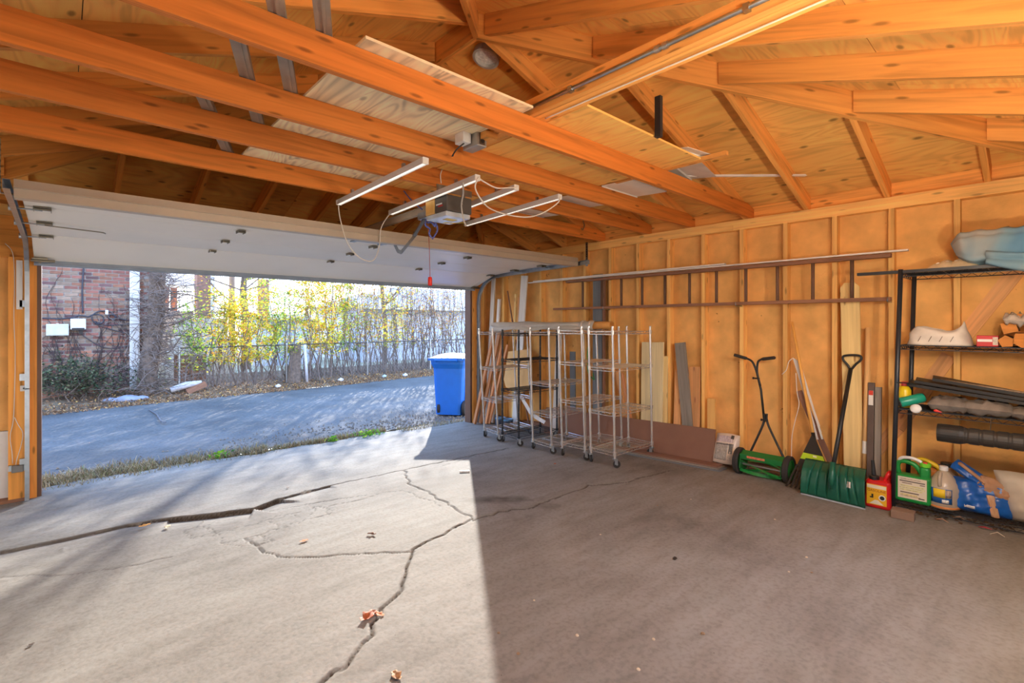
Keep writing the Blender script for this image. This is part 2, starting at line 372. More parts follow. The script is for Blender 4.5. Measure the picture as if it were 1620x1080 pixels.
    sidefield(c1[:4], .35, .02); sidefield(c1[3:7], .30, .038); sidefield(c1[6:8], .15, .016)
    q = P([(200, 830), (410, 803)]); 
    k = np.clip(1-np.abs(dep-.03)/.012, 0, 1); dirt[:] = np.maximum(dirt, .35*k)
    # oil stain and darker scuffs
    for (u, v, rx, ry, a, s) in ((790, 790, .34, .1, -.75, .85), (870, 800, .12, .08, -.6, .5), (530, 702, .16, .06, .3, .5), (960, 915, .2, .3, 0, .18), (880, 930, .25, .3, .6, .15), (1330, 790, .5, .16, -1.2, .18)):
        p = atf(u, v); dx, dy = X-p.x, Y-p.y; ca, sa = math.cos(a), math.sin(a); e = ((dx*ca+dy*sa)/rx)**2+((-dx*sa+dy*ca)/ry)**2
        nz = sum(np.sin(X*a1+Y*b1+c1_) for a1, b1, c1_ in ((17.3, 9.1, 0), (-11.7, 23.9, 2), (31.1, -14.3, 4), (7.9, 38.7, 1), (-44.3, 19.9, 5), (52.1, 41.3, 3)))/6; e = e*(1+.9*nz); dirt[:] = np.maximum(dirt, s*np.clip(1.1-e, 0, 1)*(.7+.6*nz).clip(0, 1))
    Z = Z-dep+.004*np.sin(X*1.3+.4)*np.sin(Y*1.1)
    Z[Y > 6.5] -= .02*((Y[Y > 6.5]-6.5)/.24)
    co = np.stack([X, Y, Z], -1).reshape(-1, 3).astype(np.float32)
    I = np.arange(nx*ny).reshape(nx, ny); F = np.stack([I[:-1, :-1], I[1:, :-1], I[1:, 1:], I[:-1, 1:]], -1).reshape(-1, 4)
    # ragged outer edge of the apron
    edge = 6.55+.06*np.sin(xs*2.3)+.05*np.sin(xs*6.1+1)+.03*np.sin(xs*17)
    cy = co[F].mean(1); ok = cy[:, 1] < np.interp(cy[:, 0], xs, edge); F = F[ok]
    me = bpy.data.meshes.new('floor'); me.vertices.add(len(co)); me.vertices.foreach_set('co', co.ravel())
    me.loops.add(F.size); me.loops.foreach_set('vertex_index', F.ravel().astype(np.int32)); me.polygons.add(len(F))
    me.polygons.foreach_set('loop_start', np.arange(0, F.size, 4, dtype=np.int32)); me.update(calc_edges=True)
    a = me.attributes.new('dirt', 'FLOAT', 'POINT'); a.data.foreach_set('value', dirt.ravel().astype(np.float32))
    me.materials.append(floor_material()); me.polygons.foreach_set('use_smooth', np.ones(len(F), dtype=bool)); me.validate()
    o = bpy.data.objects.new('floor', me); col.objects.link(o); o['_w'] = (0, 0, 0)
    tag(o, 'cracked grey concrete garage floor slab', 'floor', kind='structure')
make_floor()
# ---- right wall: panels, studs, plates, let-in brace, curb
wr = thing('wall_right', 'open stud wall with brown fiberboard sheathing', 'wall', (XR, 3, 0), kind='structure')
seam = .908
for k in range(-1, 5):
    y0, y1 = seam+1.2192*k, seam+1.2192*(k+1)
    y0, y1 = max(y0, YB-.1), min(y1, YF+.1)
    part('sheathing_panel', M['sheath'], wr, (XR+.089, XR+.104, y0+.003, y1-.003, .1, ZP))
sm = None
for k in range(-2, 15):
    y = .5092+.4064*k
    if y < YB or y > YF-.05: continue
    part('stud', M['stud'], wr, (XR, XR+.089, y-.038, y, fz(y)+.105, 2.529))
part('top_plate', M['stud'], wr, (XR-.002, XR+.089, YB, 2.2, 2.529, 2.577)); part('top_plate', M['stud'], wr, (XR-.002, XR+.089, 2.202, YF+.09, 2.529, 2.577))
part('top_plate', M['stud'], wr, (XR, XR+.089, YB, 3.9, 2.578, ZP)); part('top_plate', M['stud'], wr, (XR, XR+.089, 3.902, YF+.09, 2.578, ZP))
b = MB(); b.hexa([(XR-.004, YB, fz(YB)+.065), (XR+.089, YB, fz(YB)+.065), (XR+.089, YF, .065), (XR-.004, YF, .065), (XR-.004, YB, fz(YB)+.105), (XR+.089, YB, fz(YB)+.105), (XR+.089, YF, .105), (XR-.004, YF, .105)]); b.build('bottom_plate', M['dark_wood'], wr)
b = MB(); b.hexa([(XR-.02, YB-.1, -.1), (XR+.14, YB-.1, -.1), (XR+.14, YF+.1, -.1), (XR-.02, YF+.1, -.1), (XR-.02, YB-.1, fz(YB)+.064), (XR+.14, YB-.1, fz(YB)+.064), (XR+.14, YF+.1, .064), (XR-.02, YF+.1, .064)]); b.build('curb', M['curb'], wr)
br = [(1640, 388), (1598, 440), (1516, 543), (1502, 562), (1420, 676), (1330, 772)]
for (a, c) in ((0, 2), (3, 4), (4, 5)):
    p, q = at(*br[a], X=XR+.075), at(*br[c], X=XR+.075)
    b = MB(); b.beam(p, q, .09 if False else .022, .10, up=(0, (q-p).z, -(q-p).y)); b.build('diagonal_brace', M['cedar'], wr)
# ---- front wall
wf = thing('wall_front', 'front wall with the garage door opening and fir header', 'wall', (2, YF, 0), kind='structure')
part('header_beam', M['post'], wf, (XL, XR, YF, YF+.04, OZ, 2.40)); part('header_beam', M['post'], wf, (XL, XR, YF+.041, YF+.089, OZ, 2.40))
part('cripple_plate', M['post'], wf, (XL, XR, YF+.005, YF+.089, 2.402, 2.528))
part('top_plate', M['stud'], wf, (XL, XR-.004, YF, YF+.089, 2.53, ZP))
part('sheathing_panel', M['sheath'], wf, (XL-.1, OX0-.06, YF+.09, YF+.105, 0, ZP)); part('sheathing_panel', M['sheath'], wf, (OX1+.06, XR+.1, YF+.09, YF+.105, 0, ZP)); part('sheathing_panel', M['sheath'], wf, (OX0-.06, OX1+.06, YF+.09, YF+.105, OZ+.02, ZP))
part('jamb_post', M['post'], wf, (-.352, -.222, YF-.04, YF+.089, .0, OZ)); part('jamb_post', M['post'], wf, (-.22, OX0-.012, YF+.0, YF+.089, .0, OZ))
part('jamb_post', M['post'], wf, (OX1+.02, OX1+.10, YF-.0, YF+.089, .0, OZ)); part('stud', M['stud'], wf, (XR-.075, XR-.037, YF, YF+.089, 0.02, OZ))
part('drywall_scrap', M['white'], wf, (XL, -.356, YF+.05, YF+.088, .03, .62)); part('sheathing_panel', M['sheath'], wf, (XL, -.356, YF+.06, YF+.085, .625, OZ))
part('sill', M['dark_wood'], wf, (XL, -.24, YF-.05, YF+.09, .0, .028))
brown = plain('brown_trim_paint', (112, 82, 66), .5, var=.1)
part('door_stop_trim', brown, wf, (OX0-.012, OX0+.018, YF+.02, YF+.16, .0, OZ+.03)); part('door_stop_trim', brown, wf, (OX1-.018, OX1+.018, YF+.02, YF+.16, .0, OZ+.03)); part('door_stop_trim', brown, wf, (OX0+.02, OX1-.02, YF+.03, YF+.16, OZ+.0, OZ+.04))
# ---- left and back walls (beside and behind the camera); white, doorway and window are added for more light
wl_ = thing('wall_left', 'left stud wall, its white invented to bounce light', 'wall', (XL, 3, 0), kind='structure')
part('sheathing_panel', M['white'], wl_, (XL-.104, XL-.089, YB-.1, YF+.1, 0, ZP))
for k in range(0, 16): part('stud', M['white'], wl_, (XL-.089, XL, YB+.4064*k, YB+.4064*k+.038, fz(YB+.4064*k)+.04, 2.529))
part('top_plate', M['stud'], wl_, (XL-.089, XL, YB, YF+.09, 2.53, ZP)); 
wb = thing('wall_back', 'back stud wall with white, a doorway and a window added for light', 'wall', (2, YB, 0), kind='structure')
def backpanel(x0, x1, z0, z1): part('sheathing_panel', M['white'], wb, (x0, x1, YB-.104, YB-.089, z0, z1))
backpanel(XL-.1, -.62, 0, ZP); backpanel(-.62, .42, 2.25, ZP); backpanel(.42, 1.5, 0, ZP); backpanel(1.5, 3.5, 0, 1.0); backpanel(1.5, 3.5, 2.2, ZP); backpanel(3.5, XR+.1, 0, ZP)
for x in (-.66, .42, .83, 1.24, 1.46, 3.5, 3.9, 4.3, 4.7): part('stud', M['white'], wb, (x, x+.038, YB-.089, YB, .2, 2.529))
part('top_plate', M['stud'], wb, (XL, XR, YB-.089, YB, 2.53, ZP))
# ---- roof, called the ceiling: joists, rafters, hips, ridge, plywood sheathing boards
ce = thing('ceiling', 'open hip roof of fir rafters, ceiling joists and plywood sheathing', 'ceiling', (RX, 3, ZP), kind='structure')
RD = .147
def zr(dist): return ZP+.004+T*dist
JY = [2.02, 2.645, 3.185, 3.86]
for y in JY:
    b = MB(); ys = (y, y+.038); xc = XR+.07; zt = ZP+.14
    # top corners clipped to the roof slope
    c0 = XR-(.14-RD+.02)/T if False else XR-.02
    P = [(XL-.07, ZP), (xc, ZP), (xc, ZP+.10), (XR-.09, zt), (XL+.09, zt), (XL-.07, ZP+.10)]
    b.prism([(p[0], p[1]) for p in P], .038, frame((0, y+.038, 0), (1, 0, 0), (0, 0, 1), (0, -1, 0)))
    b.build('ceiling_joist', M['joist'], ce, bevel=.002, bseg=1)
def hipx(y): return (RY0-y) if y < RY0 else (y-RY1) if y > RY1 else 0
for y in (-.1, .32, .925, 1.53, 2.085, 2.71, 3.25, 3.925, 4.53, 5.14, 5.75):       # right and left slopes
    k = hipx(y)
    x1 = RX+k+.03
    if x1 < XR-.05:
        b = MB(); b.plumb((XR+.25, y, zr(-.25)), (x1, y, zr(XR-x1)), .038, RD); b.build('rafter', M['rafter'], ce)
for y in (.25, .86, 1.47, 2.06, 2.60, 3.225, 3.90, 4.51, 5.12, 5.73):
    k = hipx(y); x1 = RX-k-.03
    if x1 > XL+.05:
        b = MB(); b.plumb((XL-.25, y, zr(-.25)), (x1, y, zr(x1-XL)), .038, RD); b.build('rafter', M['rafter'], ce)
for x in (-.23, .37, .99, 1.57, 2.19, 2.72, 3.32, 3.95, 4.56):                      # front and back slopes
    k = abs(x-RX)
    yf = RY1+k+.03; yb = RY0-k-.03
    if x not in (): 
        b = MB(); b.plumb((x, YF+.25, zr(-.25)), (x, yf, zr(YF-yf)), .038, RD); b.build('rafter', M['rafter'], ce)
        b = MB(); b.plumb((x, YB-.25, zr(-.25)), (x, yb, zr(yb-YB)), .038, RD); b.build('rafter', M['rafter'], ce)
for (x, y, ry) in ((XR, YF, RY1), (XL, YF, RY1), (XR, YB, RY0), (XL, YB, RY0)):
    sx, sy = (1 if x > 2 else -1), (1 if y > 2 else -1)
    b = MB(); b.plumb((x+.25*sx, y+.25*sy, zr(-.25)-.03), (RX, ry, zr(XR-RX)-.03), .038, RD+.03); b.build('hip_rafter', M['rafter'], ce)
b = MB(); b.bb(RX-.019, RX+.019, RY0-.02, RY1+.02, zr(XR-RX)-.03, zr(XR-RX)+RD); b.build('ridge_board', M['rafter'], ce)
def clip(poly, a, bb_, c):          # keep a*x+b*y<=c
    out = []
    for i in range(len(poly)):
        p, q = poly[i], poly[(i+1) % len(poly)]; dp, dq = a*p[0]+bb_*p[1]-c, a*q[0]+bb_*q[1]-c
        if dp <= 0: out.append(p)
        if dp*dq < 0: t = dp/(dp-dq); out.append((p[0]+(q[0]-p[0])*t, p[1]+(q[1]-p[1])*t))
    return out
OV = .35
def slope_panels(half0, halfr, run, org, ex, ey, shift):
    """trapezoid: s along the eave (ex), r up the run (ey); plywood boards 2.44 x 1.22 staggered"""
    row = 0; r = -OV
    while r < run:
        r1 = min(r+1.2, run+.0); s = -half0-OV-2.44+shift+(1.22 if row % 2 else 0)
        while s < half0+OV:
            poly = [(s+.002, r+.002), (s+2.438, r+.002), (s+2.438, r1-.002), (s+.002, r1-.002)]
            k = (half0-halfr)/run
            poly = clip(poly, 1, k, half0-.004) ; poly = clip(poly, -1, k, half0-.004) if len(poly) > 2 else poly
            if len(poly) > 2:
                area = abs(sum(poly[i][0]*poly[(i+1) % len(poly)][1]-poly[(i+1) % len(poly)][0]*poly[i][1] for i in range(len(poly))))/2
                if area > .02:
                    z0 = zr(0)+RD+.001; Mx = frame((org[0], org[1], z0), (ex[0], ex[1], 0), (ey[0], ey[1], T), (0, 0, 1))
                    b = MB(); b.prism(poly, .013, Mx); b.build('sheathing_board', M['roofply'], ce)
            s += 2.44
        r += 1.2; row += 1
dep_ = (YF-YB)/2; cy_ = (YF+YB)/2; run_ = XR-RX; hr = (RY1-RY0)/2
slope_panels(dep_, hr, run_, (XR, cy_), (0, 1), (-1, 0), .35); slope_panels(dep_, hr, run_, (XL, cy_), (0, 1), (1, 0), .8)
slope_panels(run_, 0, YF-RY1, (RX, YF), (1, 0), (0, -1), .6); slope_panels(run_, 0, RY0-YB, (RX, YB), (1, 0), (0, 1), .1)
# roofing felt over the boards, frieze boards closing the eaves
felt = plain('roofing_felt', (70, 66, 64), .9)
ze = zr(-OV-.05)+RD+.016; zp_ = zr(XR-RX)+RD+.016; o_ = OV+.05
E4 = [V((XL-o_, YB-o_, ze)), V((XR+o_, YB-o_, ze)), V((XR+o_, YF+o_, ze)), V((XL-o_, YF+o_, ze))]; RG = [V((RX, RY0, zp_)), V((RX, RY1, zp_))]
b = MB(); b.add(E4+RG+[p+V((0, 0, .02)) for p in E4+RG], [(0, 1, 4), (1, 2, 5, 4), (2, 3, 5), (3, 0, 4, 5), (6, 7, 10), (7, 8, 11, 10), (8, 9, 11), (9, 6, 10, 11)]); b.build('roofing', felt, ce)
part('frieze_board', M['rafter'], ce, (XR+.065, XR+.088, YB-.08, YF+.08, ZP, zr(-.08)+RD)); part('frieze_board', M['rafter'], ce, (XL-.088, XL-.065, YB-.08, YF+.08, ZP, zr(-.08)+RD))
part('frieze_board', M['rafter'], ce, (XL-.06, XR+.06, YF+.065, YF+.088, ZP, zr(-.08)+RD)); part('frieze_board', M['rafter'], ce, (XL-.06, XR+.06, YB-.088, YB-.065, ZP, zr(-.08)+RD))
# beam on top of the joists with the conduit on it
b = MB(); b.bb(1.985, 2.023, -.1, 2.60, ZP+.141, ZP+.235); b.build('strongback', M['rafter'], ce)
b = MB(); b.bb(2.026, 2.115, -.1, 3.95, ZP+.141, ZP+.179); b.build('strongback', M['rafter'], ce)
for y in (2.35, 2.95, 3.5): part('blocking', M['rafter'], ce, (1.93, 2.02, y, y+.25, ZP+.10, ZP+.139))
p = at(1042, 170, Z=2.95)
b = MB(); b.beam((p.x, p.y, 2.76), (p.x, p.y, 3.02), .04, .03, up=(1, 0, 0)); b.build('hanger_strap', M['black_metal'], ce)
# ---- roof vent seen between the ridge rafters
vt = thing('roof_vent', 'round grey metal roof vent between rafters near the ridge', 'vent', (2.42, 2.95, zr(XR-2.42)))
zv = zr(XR-2.42)+RD-.02
nrm = V((T, 0, 1)).normalized(); Rv = V((0, 0, 1)).rotation_difference(nrm).to_matrix()
b = MB(); b.lathe([(.105, .02), (.105, -.035), (.088, -.035), (.088, .02)], (2.42, 2.94, zv), Rv, 28, caps=False); b.build('collar', plain('vent_collar', (206, 208, 206), .5, .2), vt)
b = MB(); b.lathe([(.0, .0), (.089, .0)], (2.42, 2.94, zv), Rv, 28); b.build('screen', plain('vent_sky_tint', (236, 242, 244), .6, var=.3, scale=60), vt, solid=.003)  # pale colour stands in for sky showing through; no hole is cut
# ================================================================== GARAGE DOOR
PR = [(4.07, 2.372), (4.605, 2.358), (5.14, 2.342), (5.672, 2.312), (6.165, 2.145)]
DX0, DX1 = OX0-.03, OX1+.03
gd = thing('door_1', 'open overhead garage door of four cream steel sections', 'door', ((DX0+DX1)/2, 5, 2.3), kind='structure')
for i in range(4):
    (y0, z0), (y1, z1) = PR[i], PR[i+1]; d = V((0, y1-y0, z1-z0)); L = d.length; d /= L; up = V((0, -d.z, d.y))
    b = MB(); g = .004
    a0, a1 = V((0, y0, z0))+d*g, V((0, y1, z1))-d*g
    P = [V((DX0, 0, 0))+a0, V((DX1, 0, 0))+a0, V((DX1, 0, 0))+a1, V((DX0, 0, 0))+a1]
    b.hexa(P+[p+up*.042 for p in P]); s_ = b.build('door_section', M['cream'], gd, bevel=.004)
    for x in (DX0+.06, DX1-.06):                                # end stiles
        b = MB(); q = [V((x-.055, 0, 0))+a0+d*.02, V((x+.055, 0, 0))+a0+d*.02, V((x+.055, 0, 0))+a1-d*.02, V((x-.055, 0, 0))+a1-d*.02]
        b.hexa([p-up*.002 for p in q]+[p+up*.001 for p in q]); b.build('end_stile', M['cream'], s_)
for i in (1, 2, 3):
    y, z = PR[i]
    for x in (DX0+.09, 1.11, 2.31, 3.5, DX1-.09):
        end = x in (DX0+.09, DX1-.09); w = .09 if end else .055; b = MB()
        b.bb(x-w/2, x+w/2, y-.05, y-.012, z-.008, z-.003); b.bb(x-w/2, x+w/2, y+.012, y+.05, z-.012, z-.005); b.tube([(x-w/2, y, z-.012), (x+w/2, y, z-.012)], .009, 8)
        b.bb(x-w/2, x-w/2+.004, y-.045, y+.045, z-.026, z-.004); b.bb(x+w/2-.004, x+w/2, y-.045, y+.045, z-.026, z-.004)
        h_ = b.build('hinge', M['hinge'], gd)
        if end:
            sx = -1 if x < 1 else 1; b = MB(); b.tube([(x, y, z-.022), (x+sx*.15, y, z-.022)], .006, 8); b.lathe([(.022, -.008), (.022, .008)], (x+sx*.155, y, z-.022), Matrix.Rotation(math.pi/2, 3, 'Y'), 14); b.build('roller', M['steel'], h_)
# stiffening strut along the top section's edge
b = MB(); y, z = PR[0]
for (y0, y1, z0, z1) in ((y-.004, y+.004, z-.062, z+.042), (y+.004, y+.075, z-.066, z-.060), (y+.071, y+.077, z-.060, z-.004), (y-.026, y-.004, z-.012, z-.008)): b.bb(DX0-.02, DX1+.02, y0, y1, z0, z1)
b.build('strut', M['strut'], gd)
b = MB(); b.bb(DX0+.02, DX0+.16, y+.07, y+.16, z-.02, z-.004); b.tube([(DX0+.1, y+.1, z-.03), (DX0-.1, y+.1, z-.03)], .006); b.build('top_bracket', M['hinge'], gd)
b = MB(); b.bb(DX1-.16, DX1-.02, y+.07, y+.16, z-.02, z-.004); b.tube([(DX1-.1, y+.1, z-.03), (DX1+.1, y+.1, z-.03)], .006); b.build('top_bracket', M['hinge'], gd)
# bottom seal and corner brackets
y, z = PR[4]; b = MB(); b.bb(DX0, DX1, y-.002, y+.02, z-.03, z+.035); b.tube([(DX0, y+.008, z-.032), (DX1, y+.008, z-.032)], .016, 10); b.build('bottom_seal', M['seal'], gd, smooth=False)
for x, sx in ((DX0+.04, -1), (DX1-.04, 1)):
    b = MB(); b.bb(x-.05, x+.05, y-.09, y+.0, z+.0, z+.012); b.bb(x-.008, x+.008, y-.05, y-.03, z-.03, z+.06); b.tube([(x-.06, y-.06, z-.008), (x+.1, y-.06, z-.008)], .012, 10); b.lathe([(.016, 0), (.03, .03), (.03, .036)], (x+.03, y-.08, z+.03), None, 12); b.build('bottom_bracket', M['hinge'], gd)
b = MB(); yy, zz = PR[2]; b.tube(smooth_path([(DX0+.06, yy+.03, zz-.02), (DX0+.28, yy+.03, zz-.028), (DX0+.42, yy+.05, zz-.03), (DX0+.45, yy+.09, zz-.032)]), .005, 6); b.build('lock_bar', M['hinge'], gd)
# operator bracket in the middle of the top section
b = MB(); b.bb(2.02, 2.36, 4.40, 4.44, PR[0][1]-.02, PR[0][1]-.006); b.bb(2.02, 2.06, 4.34, 4.5, PR[0][1]-.022, PR[0][1]-.006); b.bb(2.30, 2.34, 4.16, 4.5, PR[0][1]-.022, PR[0][1]-.008); b.build('operator_bracket', M['steel'], gd)
# ---- tracks
def track(x, sx, label):
    t = thing('door_track', label, 'door track', (x, 6.1, 0), group='garage door tracks')
    pth = [(6.10, .02), (6.10, 1.0), (6.10, 1.93), (6.075, 2.04), (6.01, 2.14), (5.92, 2.22), (5.80, 2.275), (5.66, 2.30), (4.8, 2.325), (3.9, 2.345)]
    b = MB()
    for (a, c) in zip(pth[:-1], pth[1:]):
        p, q = V((x, *a)), V((x, *c)); d = (q-p).normalized(); nrm_ = V((0, -d.z, d.y)); ext = d*.004
        b.beam(p-ext, q+ext, .002, .052, up=nrm_)                      # web
        for s in (-1, 1):
            o_ = nrm_*.026*s
            b.beam(p-ext+o_-V((sx*.014, 0, 0)), q+ext+o_-V((sx*.014, 0, 0)), .03, .002, up=nrm_)
    b.build('rail', M['steel'], t)
    for z in (.35, 1.1, 1.75): part('jamb_bracket', M['steel'], t, (min(x, x+sx*.035), max(x, x+sx*.035), 6.12, 6.158, z-.03, z+.03))
    b = MB(); b.beam((x+sx*.012, 3.95, 2.30), (x+sx*.012, 3.95, 2.60), .003, .035, up=(0, 1, 0)); hs = b.build('hanger', M['steel'], t)
    b = MB()
    for k in range(9): b.lathe([(.006, -.003), (.006, .003)], (x+sx*.012, 3.95, 2.33+.03*k), Matrix.Rotation(math.pi/2, 3, 'Y'), 8)
    b.build('punched_hole', M['black'], hs)
    return t
tl = track(-.245, -1, 'left galvanised garage door track on the orange jamb post'); tr = track(4.87, 1, 'right galvanised garage door track beside the leaning boards')
part('track_plate', M['white'], tl, (-.30, -.262, 6.12, 6.158, 1.70, 2.13))
# ================================================================== OVERHEAD THINGS
def wire(name, label, cat, pts, r, m, n=6, parent=None, seg=6, group=None):
    b = MB(); b.tube(smooth_path(pts, n), r, seg); o = b.build(name, m, parent, smooth=True)
    if parent is None: tag(o, label, cat, group)
    return o
# plywood lying on the joists
def sheet(name, label, x0, x1, y0, y1, z, m, t=.013, rot=0, cat='plywood', group=None):
    b = MB(); b.box(((x0+x1)/2, (y0+y1)/2, z+t/2), (x1-x0, y1-y0, t), rotz(rot)); o = b.build(name, m); return tag(o, label, cat, group)
ZJ = ZP+.141
sheet('plywood_sheet', 'pale swirl-grained plywood sheet lying on the joists left of the ridge beam', .94, 1.93, 1.94, 4.05, ZJ, M['paleply'], rot=.0)
sheet('plywood_sheet', 'tan plywood sheet lying on the joists right of the ridge beam', 2.13, 3.43, 1.72, 4.02, ZJ, M['roofply'])
# old steel channels lying across the joists
def channel(p0, p1, label):
    b = MB(); p0, p1 = V((p0[0], p0[1], ZJ+.004)), V((p1[0], p1[1], ZJ+.004)); a = (p1-p0).normalized(); s = V((a.y, -a.x, 0)); z = V((0, 0, 1))
    b.beam(p0, p1, .06, .002)
    for k in (-1, 1): b.beam(p0+s*.03*k+z*.018, p1+s*.03*k+z*.018, .002, .036); b.beam(p0+s*.022*k+z*.036, p1+s*.022*k+z*.036, .014, .002)
    b.beam(p0+s*.006-z*.003, p1+s*.006-z*.003, .012, .006)
    o = b.build('steel_channel', M['chmat']); return tag(o, label, 'metal channel', 'old steel channels on the joists')
channel((.40, 1.50), (.93, 2.80), 'grey steel channel on the joists, second from the pale plywood'); channel((.56, 1.50), (.93, 2.32), 'grey steel channel on the joists nearest the pale plywood')
channel((.34, 1.75), (.905, 3.32), 'grey steel channel on the joists, third from the pale plywood'); channel((.50, 2.90), (.89, 4.0), 'short grey steel channel on the joists over the door end')
# vinyl siding offcuts
vin = plain('vinyl_siding', (250, 244, 232), .5, var=.04)
def siding(label, x0, x1, y0, y1, z, rot=0, n=3, m=vin):
    b = MB(); L = x1-x0; w = (y1-y0)/n; R = rotz(rot); c = V(((x0+x1)/2, (y0+y1)/2, z))
    for k in range(n):
        ya = -(y1-y0)/2+k*w
        P = [V((-L/2, ya, .0)), V((L/2, ya, .0)), V((L/2, ya+w-.004, .016)), V((-L/2, ya+w-.004, .016))]
        b.hexa([c+R @ p for p in P]+[c+R @ (p+V((0, 0, .003))) for p in P])
        P = [V((-L/2, ya+w-.004, .0)), V((L/2, ya+w-.004, .0)), V((L/2, ya+w, .0)), V((-L/2, ya+w, .0))]
        b.hexa([c+R @ p for p in P]+[c+R @ (p+V((0, 0, .018))) for p in P])
    o = b.build('vinyl_siding', m); return tag(o, label, 'siding', 'vinyl siding offcuts on the joists')
siding('wide white vinyl siding piece lying between the middle ceiling joists', 3.50, 4.05, 2.05, 3.9, ZJ+.002, 0, 6)
p = at(1108, 238, Z=2.84); sheet('spare_plank', 'narrow plank lying under the notched vinyl offcut on the joists', 3.46, 3.50, 1.55, 2.5, ZJ, M['rafter'], .03, cat='plank')
siding('small notched vinyl siding offcut sticking out past the tan plywood', p.x-.22, p.x+.10, p.y-.05, p.y+.13, ZJ+.035, -.15, 2)
p = at(1110, 270, Z=2.80); siding('dark grey siding offcut lying over the nearest ceiling joist', p.x-.25, p.x+.2, p.y-.06, p.y+.35, ZJ+.03, .2, 2, plain('grey_vinyl', (206, 198, 190), .5))
p, q = at(1060, 279, Z=2.80), at(1275, 278, Z=2.86)
b = MB(); b.beam((p.x, p.y, 2.80), (q.x, q.y, 2.86), .03, .006); b.beam((p.x, p.y, 2.807), (q.x, q.y, 2.867), .004, .016); tag(b.build('trim_strip', M['white']), 'long thin white trim strip jutting out over the nearest joist', 'trim strip')
# conduit, boxes, cable
cd = thing('electrical_conduit', 'silver electrical conduit strapped along the ridge beam', 'conduit', (1.965, 1.4, 2.79))
b = MB(); b.tube([(1.968, -.1, 2.80), (1.968, 2.42, 2.80)], .011, 10); b.build('pipe', M['steel'], cd, smooth=True)
b = MB()
for y in (1.15, 1.19): b.lathe([(.016, -.012), (.016, .012)], (1.968, y, 2.80), Matrix.Rotation(math.pi/2, 3, 'X'), 12)
b.build('coupling', M['brass'], cd)
for y in (.8, 1.7, 2.2): part('strap', M['steel'], cd, (1.955, 1.984, y-.012, y+.012, 2.786, 2.814))
p = V((1.955, 2.46, 2.735))
ob = thing('outlet_box', 'grey metal double outlet box under the ridge beam with a black plug', 'outlet box', p)
b = MB(); b.bb(p.x-.05, p.x+.03, p.y-.05, p.y+.10, p.z-.05, p.z+.06); b.build('box', plain('grey_box', (170, 166, 160), .4, .6), ob, bevel=.006)
b = MB(); b.bb(p.x-.030, p.x+.010, p.y-.054, p.y-.0505, p.z-.04, p.z+.05); fp = b.build('outlet_face', plain('brown_outlet', (96, 74, 58), .4), ob)
b = MB()
for dz in (-.018, .028): b.lathe([(.014, 0), (.014, .003)], (p.x-.01, p.y-.056, p.z+dz), Matrix.Rotation(math.pi/2, 3, 'X'), 12)
b.build('receptacle', M['black'], fp)
b = MB(); b.bb(p.x-.12, p.x-.055, p.y+.0, p.y+.09, p.z-.03, p.z+.06); b.build('transformer_plug', M['white'], ob, bevel=.006)
wire('plug_cord', '', '', [(p.x-.09, p.y+.03, p.z-.03), (p.x-.13, p.y+.05, p.z-.07), (p.x-.13, p.y+.1, p.z-.10), (p.x-.08, p.y+.16, p.z-.07)], .005, M['black'], parent=ob)
wire('cable', 'thin white cable stapled along the ridge beam', 'cable', [(2.07, -.05, ZJ-.006), (2.072, .9, ZJ-.007), (2.068, 1.6, ZJ-.006), (2.07, 1.98, ZJ-.006)], .004, M['cord_white'])
# unseen bulbs added on the back wall to brighten the room
blm = emis('fill_bulb_glow', (255, 230, 198), FILL_BULB_POWER)
for (x, y, z, w) in ((2.15, -.02, 2.05, 'on the back wall in line with the ridge beam'), (3.0, -.02, 1.80, 'on the back wall nearest the right corner'), (1.3, .02, 2.35, 'on the back wall nearest the camera')):
    lp = thing('added_fill_bulb', 'unseen bulb added for fill light %s' % w, 'fill_light', (x, y, z), 'added fill bulbs')
    b = MB(); b.lathe([(.055, .026), (.055, .018), (.03, .008), (.022, -.02)], (x, y, z), None, 20); b.build('fill_bulb_holder', M['white'], lp)
    b = MB(); b.lathe([(.013, -.018), (.016, -.03), (.03, -.06), (.03, -.08), (.018, -.10), (0, -.106)], (x, y, z), None, 20); b.build('bulb', blm, lp, smooth=True)
    if y < .1: b = MB(); b.beam((x, YB-.05, z+.045), (x, y+.06, z+.045), .09, .035); b.build('bracket', M['stud'], lp)
# LED light bars under the joists
led = emis('led_lens', (255, 246, 232), LED_POWER)
alu = plain('white_extrusion', (222, 220, 218), .35, .1, var=.03)
BZ = ZP-.052
bars = [((1.69, 3.98), (1.65, 2.60), 'leftmost'), ((2.19, 4.02), (2.105, 2.66), 'second from left'), ((2.62, 3.95), (2.47, 2.66), 'third from left, partly behind the opener'), ((3.0, 3.97), (2.90, 2.62), 'rightmost')]
for (x0, y0), (x1, y1), w in bars:
    t = thing('led_light_bar', 'white LED light bar under the joists, %s of four' % w, 'light bar', ((x0+x1)/2, (y0+y1)/2, BZ), group='LED light bars')
    p0, p1 = V((x0, y0, BZ)), V((x1, y1, BZ)); a = (p1-p0).normalized(); s = V((a.y, -a.x, 0)); z = V((0, 0, 1))
    b = MB(); b.beam(p0+z*.012, p1+z*.012, .026, .022)
    for k in (-1, 1): b.beam(p0+s*.017*k-z*.006, p1+s*.017*k-z*.006, .003, .026)
    b.build('housing', alu, t)
    b = MB(); b.beam(p0-z*.007, p1-z*.007, .026, .012); b.build('lens', led, t)
    for q in (p0, p1): b = MB(); b.beam(q-a*.006, q+a*.006, .042, .04); b.build('end_cap', M['white'], t)
    for f in (.2, .8): q = p0.lerp(p1, f); part('mounting_clip', M['steel'], t, (q.x-.01, q.x+.01, q.y-.01, q.y+.01, q.z+.02, ZP))
G = 'white cords between the light bars'
